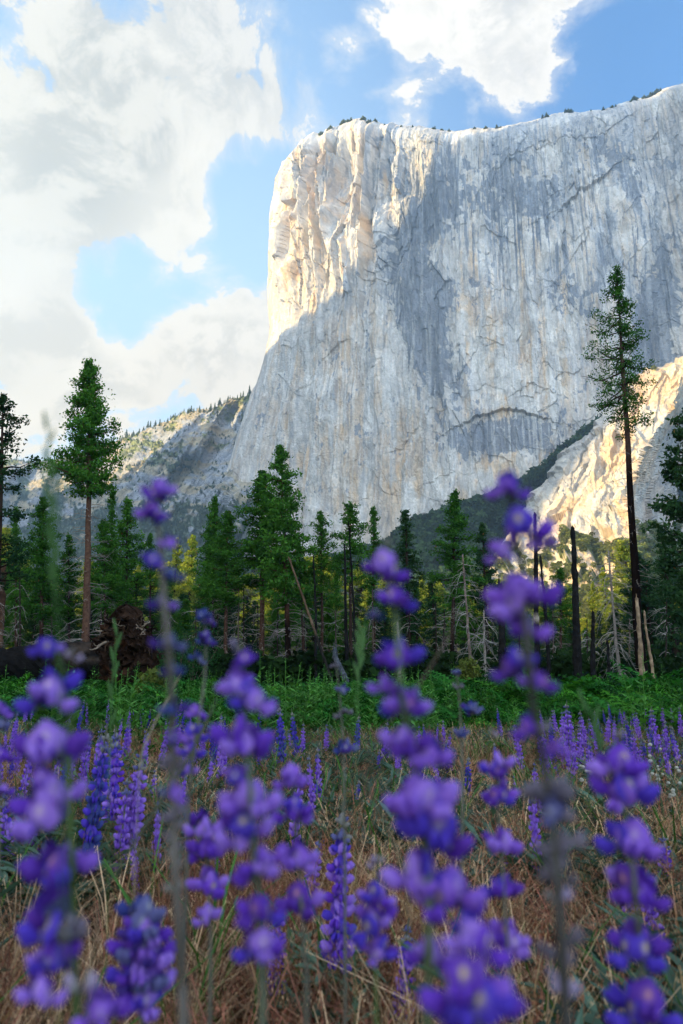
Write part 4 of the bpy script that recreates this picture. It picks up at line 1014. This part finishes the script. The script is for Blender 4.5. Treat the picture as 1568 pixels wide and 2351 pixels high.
scatter('dry_litter', lambda r: blades(r, 12, 1., 1.6, 2, .016, False), 5000, 1.0, 7, .22, lambda x, y, r_: drycol(x, y, r_) * .8, 42, 'flattened dry straw on the ground', 'grass', 5, 1.2)
scatter('green_grass', lambda r: blades(r, 9, 1., .5, 3, .012, False), 1100, 1.2, 14, .38, lambda x, y, r_: np.array([.045, .11, .025]) * r_.uniform(.6, 1.5, (len(x), 1)), 43, 'scattered green grass blades in the meadow', 'grass', 5, .8)
scatter('leafy_herbs', herb, 420, 6.6, 15, .78, lambda x, y, r_: np.array([.055, .15, .03]) * r_.uniform(.5, 1.5, (len(x), 1)), 46, 'upright leafy green herbs standing among the ferns', 'herbs', 6, 1.0, lambda x, y, r_: fbm(x * .45 + 3, y * .3, 0 * x, 3, 455) > -.08)
leafpatch = lambda x, y, r_: fbm(x * .75 + 7, y * .6 + 2, 0 * x, 3, 35) + .4 * np.exp(-((x - .42 * y) / (.18 * y)) ** 2) > .05
scatter('lupine_foliage', lambda r: palmate(r), 4000, 1.0, 8.5, .36, lambda x, y, r_: np.array([.062, .105, .080]) * r_.uniform(.5, 1.4, (len(x), 1)), 44, 'grey-green palmate lupine leaves low among the grass', 'leaves', 6, 1.3, leafpatch)
# ================================================================== lupines
def ellipsoid(c, r, rot, nu=7, nv=5):
    th = np.linspace(0, np.pi, nv + 2)[1:-1]; ph = np.linspace(0, 2 * np.pi, nu, endpoint=False)
    P = [(0, 0, 1)] + [(math.sin(t) * math.cos(p), math.sin(t) * math.sin(p), math.cos(t)) for t in th for p in ph] + [(0, 0, -1)]
    P = (np.array(P) * r) @ np.array(rot).T + c
    Q = []; T = []
    for i in range(nv - 1):
        for j in range(nu): a = 1 + i * nu + j; b = 1 + i * nu + (j + 1) % nu; Q.append((a, a + nu, b + nu, b))
    for j in range(nu): T.append((0, 1 + j, 1 + (j + 1) % nu)); T.append((len(P) - 1, 1 + (nv - 1) * nu + (j + 1) % nu, 1 + (nv - 1) * nu + j))
    return P, Q, T
def blossom_mb(r_, c1, c2, spot, hi=True, spent=False):
    """pea flower about 1 unit long, stalk at the origin, opening along +X"""
    mb = MB(); nu, nv = (12, 8) if hi else (5, 3)
    I = np.eye(3); rz = lambda a: np.array(Matrix.Rotation(a, 3, 'Z')); ry = lambda a: np.array(Matrix.Rotation(a, 3, 'Y'))
    c1, c2 = np.array(c1), np.array(c2)
    if spent:
        P, Q, T = ellipsoid((.45, 0, -.05), (.40, .15, .17), ry(.3), nu, nv); mb.add(P, Q, T, c1 * .6 + c2 * .4)
        P, Q, T = ellipsoid((.62, .05, .10), (.20, .10, .16), ry(-.5), nu, nv); mb.add(P, Q, T, c2)
        mb.tube([[0, 0, 0], [.2, 0, .05]], [.05, .07], 5, (.16, .15, .13)); return mb
    for s in (-1, 1):      # inflated wings
        P, Q, T = ellipsoid((.58, s * .11, -.10), (.36, .10, .22), rz(s * .22), nu, nv); P[:, 2] += -.25 * (P[:, 0] - .5) ** 2 + .05 * np.sin(P[:, 0] * 9)
        g = np.clip((P[:, :1] - .3) / .6, 0, 1); mb.add(P, Q, T, c1 * (1 - .35 * g) + c2 * .35 * g)
    # banner: two reflexed cheeks joined along a pale ridge
    k = 9 if hi else 4; uu = np.linspace(-1, 1, k); vv = np.linspace(0, 1, k)
    U, Vv = np.meshgrid(uu, vv); wdt = .42 * np.sin(np.pi * np.clip(.12 + .80 * Vv, 0, 1)) ** .7
    X_ = .28 + .16 * Vv - .20 * np.abs(U) ** 1.5 - .10 * Vv ** 2; Y_ = U * wdt * 1.15; Z_ = .0 + .74 * Vv - .10 * np.abs(U) ** 2
    P = np.stack([X_, Y_, Z_], -1).reshape(-1, 3)
    g = np.exp(-((U / .24) ** 2 + ((Vv - .42) / .20) ** 2)).reshape(-1, 1) ** 1.2; cb = c1 * .75 + c2 * .25
    mb.add(P, grid_faces(k, k), None, cb * (1 - g) + np.array(spot) * g)
    P2 = P - np.array([.03, 0, 0]); mb.add(P2, grid_faces(k, k)[:, ::-1], None, cb * .9)
    # calyx and stalk
    P, Q, T = ellipsoid((.22, 0, -.02), (.15, .13, .13), I, max(5, nu // 2), 3); mb.add(P, Q, T, (.17, .15, .17))
    mb.tube([[-.05, 0, -.05], [.15, 0, 0]], [.035, .045], 5, (.13, .14, .10)); return mb
PUR = [((.21, .075, .52), (.42, .27, .80), (.52, .36, .62)), ((.125, .038, .46), (.25, .11, .66), (.85, .68, .12)), ((.27, .12, .58), (.52, .38, .86), (.66, .52, .55)), ((.075, .040, .44), (.16, .10, .64), (.80, .66, .22)), ((.10, .03, .34), (.22, .10, .58), (.6, .30, .30))]
BLU = [((.035, .045, .22), (.10, .13, .38), (.45, .47, .5)), ((.10, .10, .28), (.24, .25, .42), (.5, .5, .5)), ((.06, .03, .24), (.12, .08, .36), (.5, .5, .45))]
PALE = [((.30, .24, .40), (.42, .36, .50), (.55, .5, .4)), ((.22, .22, .20), (.33, .32, .30), (.4, .4, .3))]
DEAD = [((.08, .07, .085), (.18, .16, .21), (.2, .2, .2)), ((.15, .13, .14), (.22, .19, .26), (.2, .2, .2))]
WHT = [((.62, .62, .50), (.75, .75, .62), (.7, .65, .3))]
def mesh_of(mb, name):
    o = mb.build(name, M_petal, None, True); me = o.data; bpy.data.objects.remove(o); return me
r_ = np.random.RandomState(9)
BM = {}
for key, pal, sp in (('pur', PUR, False), ('blu', BLU, False), ('bud', PALE, True), ('dead', DEAD, True)):
    BM[key] = [mesh_of(blossom_mb(r_, *p, spent=sp), 'blossom') for p in pal]
def link(name, me, parent, loc, rot, sc):
    o = bpy.data.objects.new(name, me); COL.objects.link(o); o.parent = parent; o.location = loc; o.rotation_euler = rot; o.scale = (sc,) * 3; return o
def big_lupine(label, d, spine, whorls, foot, seed, stemcol=(.13, .13, .11), stemw=7, leafy=0, name='lupine'):
    """spine: points (x,y) of the stem from top downwards; whorls: (x, y, width, kind[, n]); all at distance d"""
    q = random.Random(seed); b = pix(foot[0], foot[1], d); gzv = 0.
    o0 = Vector((b.x, d, gzv)); root = empty(name, o0)
    pts = [pix(x, y, d + .012 * math.sin(i * 1.3)) - o0 for i, (x, y) in enumerate(spine)]
    low = pix(*foot, d) - o0; pts.append(low); pts.append(Vector((low.x * .5, 0, low.z * .5))); pts.append(Vector((0, 0, 0)))
    P = np.array([tuple(p) for p in pts]); n = len(P)
    # resample
    tt = np.linspace(0, n - 1, n * 4); PP = np.stack([np.interp(tt, np.arange(n), P[:, a]) for a in range(3)], 1)
    r1 = stemw * .5 * d / FPX; mb = MB(); mb.tube(PP, np.linspace(r1 * .55, r1 * 1.15, len(PP)), 7, stemcol)
    mb.build('stem', M_leaf, root, True)
    for (x, y, wd, kind, *nn) in whorls:
        cnt = max(3, int((nn[0] if nn else 6) * .85)) + (2 if kind == 'dead' else 0)
        c = pix(x, y, d) - o0; Lw = wd * .47 * d / FPX; fw = empty('flower_whorl'); fw.parent = root; fw.location = c
        L = Lw * 1.12; a0 = q.random() * 6.28
        for j in range(cnt):
            az = a0 + 6.283 * j / cnt + q.uniform(-.3, .3); up = q.uniform(-.05, .75) + (.5 if kind == 'bud' else 0)
            kk = kind
            if kind == 'mix': kk = q.choice(['pur', 'pur', 'blu', 'dead'])
            me = q.choice(BM[kk])
            ln = L * .86 * q.uniform(.80, 1.12) * (1.05 if kk == 'dead' else .85 if kk == 'bud' else 1)
            bl = link('blossom', me, fw, (math.cos(az) * L * .14, math.sin(az) * L * .14, q.uniform(-.24, .24) * L), (q.uniform(-.35, .35), -up, az), ln)
    for j in range(leafy + 3):
        z = P[-2][2] * q.uniform(.2, 1.75); s_ = q.uniform(.07, .11)
        uv, uf, uc = palmate(np.random.RandomState(seed * 9 + j), 7, 1); uv = uv.copy()
        F = uf[0]; tri = F[:, 2] == F[:, 3]
        o = new_mesh('leaf', uv * s_ * 2.2, [F[~tri], F[tri][:, :3]], M_leaf, np.array([.05, .10, .055]) * uc, parent=root); o.location = (0, 0, max(.05, z - s_)); o.rotation_euler = (0, 0, q.random() * 6)
    tag(root, label, 'lupine'); return root
SG = (.15, .15, .12)
big_lupine('large blurred purple lupine spike nearest the left edge, six whorls with a whitish top', .36, [(125, 1490), (150, 1560), (162, 1650), (158, 1760), (165, 1950), (170, 2100)],
           [(105, 1505, 110, 'pur', 4), (165, 1515, 60, 'bud', 3), (112, 1605, 165, 'pur'), (112, 1735, 195, 'pur'), (95, 1800, 90, 'pur', 4), (112, 1868, 200, 'pur'), (130, 2010, 185, 'pur'), (130, 2135, 190, 'mix', 7), (120, 2220, 160, 'pur', 5)], (175, 2330), 1, (.08, .13, .045), 16, 1)
big_lupine('purple lupine whorls cut by the left edge of the picture', .55, [(-6, 1640), (-4, 1700), (-3, 1800)], [(2, 1635, 60, 'pur', 5), (0, 1668, 55, 'blu', 5), (0, 1745, 70, 'pur', 6), (5, 1820, 50, 'pur', 4)], (-4, 2000), 2, SG, 8)
big_lupine('tall fading lupine with purple top whorls, bluish withered middle and a thick grey stem', .34, [(362, 1135), (362, 1200), (372, 1290), (378, 1400), (388, 1500), (396, 1620), (398, 1750), (398, 1880), (402, 1990), (410, 2120), (418, 2250)],
           [(362, 1138, 100, 'pur', 6), (350, 1190, 95, 'pur', 5), (388, 1252, 66, 'pur', 3), (352, 1292, 80, 'mix', 4), (392, 1332, 64, 'blu', 3), (375, 1395, 80, 'mix', 4), (384, 1480, 88, 'blu', 5), (392, 1548, 70, 'blu', 4), (392, 1640, 84, 'blu', 4), (394, 1700, 76, 'mix', 4), (396, 1760, 80, 'dead', 4), (400, 1820, 76, 'mix', 4), (400, 1880, 84, 'dead', 5), (400, 1940, 60, 'dead', 3), (400, 1985, 80, 'bud', 4), (404, 2055, 70, 'bud', 3)], (422, 2345), 3, (.15, .135, .12), 20)
big_lupine('small dark blue lupine tip right of the tall fading spike, with purple florets lower down', .62, [(468, 1412), (474, 1470), (470, 1560), (455, 1660), (440, 1760), (432, 1850)],
           [(467, 1412, 46, 'blu', 5), (480, 1428, 40, 'blu', 4), (472, 1472, 58, 'blu', 5), (455, 1515, 44, 'blu', 4), (448, 1640, 60, 'pur', 6), (442, 1690, 74, 'pur', 7), (436, 1735, 70, 'pur', 7), (430, 1775, 54, 'pur', 5)], (428, 2050), 4, SG, 8)
big_lupine('large purple lupine spike with a pale greenish tip, left of centre', .36, [(550, 1478), (556, 1560), (566, 1680), (574, 1800), (580, 1920), (592, 2040), (600, 2150)],
           [(542, 1490, 56, 'bud', 4), (560, 1515, 66, 'pur', 4), (545, 1580, 120, 'pur', 5), (580, 1608, 120, 'pur', 5), (560, 1708, 160, 'pur', 7), (540, 1790, 80, 'pur', 4), (570, 1850, 150, 'pur', 7), (560, 1925, 150, 'pur', 7), (600, 2000, 130, 'pur', 6), (600, 2100, 120, 'pur', 6), (596, 2185, 118, 'pur', 6)], (604, 2320), 5, (.12, .15, .10), 15, 1)
big_lupine('smaller purple lupine between the fading spike and the large one left of centre', .62, [(468, 1895), (474, 1960), (480, 2050)], [(466, 1905, 96, 'pur', 7), (472, 1965, 96, 'pur', 7), (480, 2035, 92, 'pur', 6), (476, 2115, 70, 'pur', 5)], (484, 2260), 6, SG, 8)
big_lupine('slim purple lupine touching the right side of the large spike left of centre', .50, [(668, 1770), (676, 1850), (686, 1960), (692, 2080)], [(668, 1790, 84, 'pur', 6), (674, 1870, 96, 'pur', 7), (688, 1980, 104, 'pur', 6), (688, 2078, 116, 'pur', 7)], (704, 2260), 7, SG, 10)
big_lupine('tall purple lupine right of centre with a green bud on top and large lower whorls', .34, [(886, 1235), (890, 1310), (908, 1400), (915, 1500), (920, 1590), (940, 1700), (962, 1820), (978, 1950), (985, 2080), (985, 2200)],
           [(888, 1248, 44, 'bud', 6), (888, 1318, 125, 'pur', 6), (905, 1385, 120, 'pur', 6), (862, 1415, 50, 'blu', 3), (912, 1520, 135, 'pur', 7), (890, 1590, 90, 'pur', 4), (935, 1640, 125, 'pur', 6), (930, 1725, 140, 'pur', 6), (990, 1745, 120, 'pur', 5), (965, 1835, 190, 'pur', 8), (1000, 1930, 180, 'pur', 8), (960, 2020, 150, 'pur', 6), (1030, 2080, 170, 'pur', 6), (990, 2200, 120, 'pur', 5)], (980, 2345), 8, (.13, .17, .09), 16)
big_lupine('biggest blurred purple lupine spike, rising against the sunlit rock on the right', .30, [(1168, 1105), (1180, 1200), (1196, 1300), (1206, 1400), (1214, 1520), (1226, 1640), (1250, 1760), (1268, 1880), (1278, 2000), (1288, 2130)],
           [(1166, 1128, 120, 'pur', 5), (1200, 1228, 150, 'pur', 5), (1150, 1275, 80, 'pur', 3), (1240, 1258, 80, 'pur', 3), (1200, 1385, 190, 'pur', 6), (1195, 1450, 130, 'pur', 4), (1180, 1535, 120, 'pur', 4), (1235, 1580, 110, 'pur', 4), (1220, 1680, 110, 'mix', 4), (1275, 1720, 90, 'mix', 3), (1262, 1820, 130, 'dead', 5), (1272, 1880, 120, 'mix', 4), (1278, 1940, 125, 'dead', 5), (1282, 2010, 110, 'dead', 4), (1284, 2080, 120, 'bud', 4), (1290, 2190, 110, 'dead', 4), (1292, 2280, 120, 'bud', 4)], (1300, 2345), 9, (.085, .08, .075), 22)
big_lupine('purple lupine near the right edge with a small grey-green bud on top', .42, [(1420, 1680), (1430, 1760), (1440, 1860), (1452, 1980), (1464, 2100), (1470, 2200)],
           [(1420, 1688, 42, 'bud', 6), (1422, 1762, 135, 'pur', 7), (1432, 1828, 150, 'pur', 7), (1447, 1940, 152, 'pur', 7), (1464, 2058, 148, 'pur', 7), (1462, 2182, 146, 'pur', 7), (1475, 2325, 150, 'pur', 7)], (1482, 2345), 10, SG, 12)
big_lupine('sharper purple lupine between the two largest spikes on the right', .52, [(1135, 1740), (1142, 1830), (1150, 1950), (1158, 2060), (1165, 2170)],
           [(1135, 1690, 40, 'bud', 4), (1140, 1768, 96, 'pur', 7), (1146, 1835, 96, 'pur', 7), (1155, 1945, 104, 'pur', 7), (1155, 2048, 100, 'pur', 7), (1172, 2160, 100, 'pur', 6)], (1180, 2320), 11, SG, 9)
big_lupine('dense deep blue-violet lupine cluster at the bottom left', .55, [(320, 2090), (325, 2200), (325, 2300)], [(322 + 14 * math.sin(i * 2.1), 2118 + i * 24, 120, 'blu' if i % 3 == 0 else 'pur', 8) for i in range(9)], (326, 2345), 12, SG, 9)
big_lupine('lupine with a bright green bud top at the bottom, right of centre', .50, [(862, 1960), (866, 2060), (862, 2180)], [(864, 1990, 60, 'bud', 6), (864, 2060, 90, 'pur', 6), (858, 2120, 110, 'pur', 7), (866, 2190, 90, 'pur', 6)], (864, 2330), 13, (.10, .17, .06), 8, 2)
big_lupine('very large blurred lupine whorls at the bottom edge, right of centre', .28, [(1095, 2140), (1100, 2260), (1100, 2330)], [(1090, 2170, 150, 'pur', 6), (1070, 2260, 190, 'pur', 6), (1110, 2330, 200, 'pur', 6)], (1100, 2350), 14, SG, 12)
big_lupine('drooping pale lilac lupine in the bottom left corner', .33, [(165, 2200), (190, 2290), (200, 2340)], [(190, 2270, 130, 'bud', 5), (235, 2340, 130, 'pur', 5), (95, 2290, 120, 'pur', 4)], (200, 2350), 15, SG, 10)
big_lupine('thin withered lupine stalk with small blue pods left of the tall middle spike', .80, [(772, 1525), (780, 1600), (788, 1700), (790, 1800)], [(768, 1530, 26, 'dead', 4), (785, 1585, 40, 'blu', 4), (788, 1640, 44, 'dead', 5), (792, 1720, 60, 'blu', 6)], (792, 2000), 16, SG, 6)
big_lupine('thin withered lupine stalk with blue-grey pods right of the tall middle spike', .80, [(1048, 1540), (1056, 1620), (1060, 1720), (1062, 1850)], [(1048, 1548, 30, 'blu', 4), (1052, 1580, 34, 'dead', 4), (1085, 1635, 58, 'blu', 7), (1060, 1690, 40, 'blu', 5)], (1060, 2060), 17, SG, 7)
# ------------------------------------------------------------------ meadow lupines
def small_spike(seed, pal, nw=10, leaf=True):
    r_ = np.random.RandomState(seed); st = MB(); fl = MB(); lf = MB(); H = 1.
    st.tube([[0, 0, 0], [.02, 0, .5], [.0, .01, 1.0]], [.014, .011, .005], 5, (.11, .12, .09))
    for w_ in range(nw):
        z = .42 + .56 * w_ / nw; rr = .078 * (1 - .62 * (w_ / nw) ** 2); m = (6 if w_ < nw - 2 else 4) - (r_.rand() < .5) - 2 * (r_.rand() < .2)
        for j in range(m):
            a = 6.283 * j / m + r_.rand() * 1.0; c = pal[r_.randint(len(pal))]
            if w_ > nw - 3: c = PALE[1] if r_.rand() < .4 else BLU[1]
            b = blossom_mb(r_, *c, hi=False); M3 = np.array(Matrix.Rotation(a, 3, 'Z') @ Matrix.Rotation(-r_.uniform(0, .6), 3, 'Y')) * rr
            V = np.vstack(b.V) @ M3.T + [0, 0, z + r_.normal() * .008]
            fl.add(V, np.vstack(b.Q), np.vstack(b.T), np.vstack(b.C))
    uv, uf, uc = palmate(r_, 7, 12); F = uf[0]; tri = F[:, 2] == F[:, 3]; lf.add(uv * np.array([.7, .7, .7]), F[~tri], F[tri][:, :3], np.array([.085, .14, .10]) * uc)
    return st, fl, lf
def proto_lupine(seed, pal):
    st, fl, lf = small_spike(seed, pal); root = empty('lupine'); st.build('stem', M_leaf, root); fl.build('flower_spike', M_petal, root); lf.build('leaves', M_leaf, root); return root
LML = [(30, 'at the left picture edge'), (150, 'behind the large left spike'), (250, 'beside the left spike'), (340, 'just left of the thick fading stem'), (460, 'right of the thick fading stem'), (560, 'behind the spike left of centre'), (720, 'left of the tall middle spike'), (920, 'behind the tall middle spike'), (1070, 'right of the tall middle spike'), (1200, 'left of the largest right spike'), (1340, 'right of the largest right spike'), (1440, 'behind the bud-topped right spike'), (1550, 'at the right picture edge')]
def nearl(X): return min(LML, key=lambda a: abs(a[0] - X))[1]
SPR = [proto_lupine(600 + i, [PUR[:3], PUR[1:4], PUR[2:3] + PUR[:1], PUR[3:4] + BLU[:1]][i]) for i in range(4)]; SPU = [False] * 4
def small_lupine(X, Yt, d, label, group=None, i=None, wd=1., name='lupine'):
    i = rng.randrange(4) if i is None else i
    if not SPU[i]: o = SPR[i]; SPU[i] = True
    else: o = copy_tree(SPR[i])
    p = pix(X, Yt, d); g = float(gz(p.x, d)); h = max(.2, p.z - g)
    o.location = (p.x, d, g); o.scale = (h * wd, h * wd, h); o.rotation_euler = (rng.uniform(-.16, .16), rng.uniform(-.16, .16), rng.random() * 6.28)
    tag(o, label, 'lupine', group)
small_lupine(1303, 1608, 5.2, 'tall slim lavender lupine spike just right of the largest blurred spike', i=0)
small_lupine(1285, 1632, 5.4, 'shorter lavender lupine leaning beside the tall slim one', i=2)
small_lupine(1268, 1668, 5.0, 'low lavender lupine left of the tall slim one', i=0)
small_lupine(655, 1612, 4.8, 'dark slender lupine standing alone against the ferns, right of the spike left of centre', i=3, wd=.8)
small_lupine(693, 1625, 5.2, 'second dark slender lupine against the ferns, slightly shorter', i=3, wd=.8)
small_lupine(247, 1660, 4.0, 'pale lilac lupine spike left of the tall fading spike', i=2)
small_lupine(275, 1668, 3.0, 'bright violet lupine right of the pale lilac spike', i=1)
small_lupine(295, 1700, 2.6, 'low magenta-violet lupine beside the thick fading stem', i=2)
small_lupine(205, 1660, 2.4, 'dark blue withering lupine right of the large left spike', i=3, wd=.8)
small_lupine(768, 1830, 1.7, 'small violet lupine cluster with yellow spots in the grass at the middle', i=1)
small_lupine(1500, 1620, 5.5, 'lupine at the top of the clump by the right edge', i=0)
for i in range(275):
    s = rng.random(); 
    if s < .42: x, d = rng.uniform(10, 520), rng.uniform(4.0, 9.5)
    elif s < .78: x, d = rng.uniform(1240, 1600), rng.uniform(4.2, 9.0)
    elif s < .9: x, d = rng.uniform(520, 1200), rng.uniform(3.6, 8)
    else: x, d = rng.uniform(0, 1560), rng.uniform(2.4, 4)
    h = rng.uniform(.24, .50) if i % 3 else rng.uniform(.30, .56)
    yt = 1545 + (CAMH - h) / d * FPX
    small_lupine(x, yt, d, ('small purple spike before the ferns, ' if d > 6 else 'nearer purple spike, ') + nearl(x), 'small lupines in the meadow before the ferns', wd=rng.uniform(.55, .85))
for i in range(9):
    x = rng.uniform(0, 1560); d = rng.uniform(1.5, 3.2); h = rng.uniform(.18, .32)
    small_lupine(x, 1545 + (CAMH - h) / d * FPX * .97, d, 'low blurred violet lupine in the dry grass, ' + nearl(x), 'low lupines in the near dry grass', wd=rng.uniform(.9, 1.2))
# white blossoms at the right
def white_flower(X, Yt, d, label, seed):
    r_ = np.random.RandomState(seed); p = pix(X, Yt, d); g = float(gz(p.x, d)); h = p.z - g; root = empty('white_wildflower', (p.x, d, g)); st = MB(); fl = MB()
    st.tube([[0, 0, 0], [.01, 0, h * .5], [0, 0, h]], [.003, .0025, .0015], 5, (.10, .14, .07))
    for j in range(10):
        z = h * (.84 + .3 * r_.rand()); a = r_.rand() * 6.28; c = np.array([math.cos(a) * .022, math.sin(a) * .022, z]); P, Q, T = ellipsoid(c, np.array([.009, .007, .007]) * r_.uniform(.7, 1.2), np.eye(3), 6, 3); fl.add(P, Q, T, (.45, .45, .38))
    st.build('stem', M_leaf, root); fl.build('flower_head', M_petal, root, True); tag(root, label, 'wildflower')
white_flower(1506, 1748, 3.0, 'tall white flower head right of the right-hand purple lupine', 1)
white_flower(1548, 1790, 2.8, 'white flower head closest to the right edge', 2)
white_flower(1345, 1770, 3.2, 'white flower head peeping out left of the right-hand purple lupine', 3)
# blurred grass blades and dry twigs close to the lens
def blade(name, d, pts, w_, col, label, cat='grass blade', spikelets=0):
    o0 = pix(*pts[-1], d); o0 = Vector((o0.x, d, 0)); root = empty(name, o0); P = np.array([tuple(pix(x, y, d) - o0) for x, y in pts] + [(0, 0, 0)]); n = len(P)
    tt = np.linspace(0, n - 1, n * 4); PP = np.stack([np.interp(tt, np.arange(n), P[:, a]) for a in range(3)], 1); r1 = w_ * .5 * d / FPX
    mb = MB(); mb.tube(PP, r1 * np.interp(np.linspace(0, 1, len(PP)), [0, .08, .4, .55, 1], [.15, .8, .8, .35, .35]), 5, col); mb.build('stem', M_leaf, root, True)
    if spikelets:
        sp = MB(); q = np.random.RandomState(len(pts))
        for k in range(spikelets):
            f = k / spikelets * .55; c = np.array([np.interp(f * (n - 2), np.arange(n), P[:, a]) for a in range(3)]); s_ = 1 if k % 2 else -1
            R3 = np.array(Matrix.Rotation(s_ * .25, 3, 'Y')); V_, Q_, T_ = ellipsoid(c + [s_ * r1 * 2.2, 0, 0], np.array([r1 * 1.5, r1 * 1.2, r1 * 9]), R3, 6, 4); sp.add(V_, Q_, T_, col)
        sp.build('seed_head', M_leaf, root, True)
    tag(root, label, cat)
GB = (.07, .15, .05)
blade('grass_stalk', .33, [(110, 965), (112, 1100), (118, 1250), (128, 1400), (135, 1650), (140, 2345)], 6, GB, 'blurred green grass stalk with a long seed head reaching above the forest at the left', spikelets=9)
blade('grass_stalk', .34, [(128, 1080), (127, 1180), (125, 1300), (140, 1430), (160, 2345)], 5.5, GB, 'second blurred green grass stalk leaning on the first at the left', spikelets=6)
blade('grass_stalk', .9, [(270, 1440), (258, 1560), (250, 1800), (245, 2200)], 5, GB, 'thin green grass stalk in front of the uprooted stump', spikelets=6)
blade('grass_stalk', .7, [(830, 1440), (826, 1500), (820, 1600), (815, 2000)], 5, (.10, .2, .07), 'short light green grass stalk left of the tall middle spike', spikelets=7)
blade('grass_stalk', .6, [(1345, 1610), (1375, 1680), (1410, 1760), (1440, 1900), (1450, 2300)], 7, GB, 'green grass stalk slanting behind the bud of the right-hand lupine', spikelets=4)
blade('dry_stalk', .45, [(1040, 1440), (990, 1530), (930, 1620), (850, 1700), (790, 2300)], 6, (.13, .10, .08), 'thin dry twig slanting across the middle spike', 'twig')
blade('dry_stalk', .55, [(820, 1760), (880, 1880), (930, 2000), (960, 2300)], 8, (.10, .11, .07), 'greenish dry stalk slanting down to the right below the centre', 'twig')
blade('dry_stalk', .6, [(500, 1600), (430, 1750), (330, 1900), (230, 2060), (200, 2300)], 10, (.10, .11, .08), 'leaning grey-green stalk between the left spike and the fading spike', 'twig')
blade('dry_stalk', .8, [(420, 1540), (360, 1650), (322, 1735), (300, 2200)], 5, (.38, .32, .22), 'straight pale straw slanting behind the tall fading spike', 'twig')
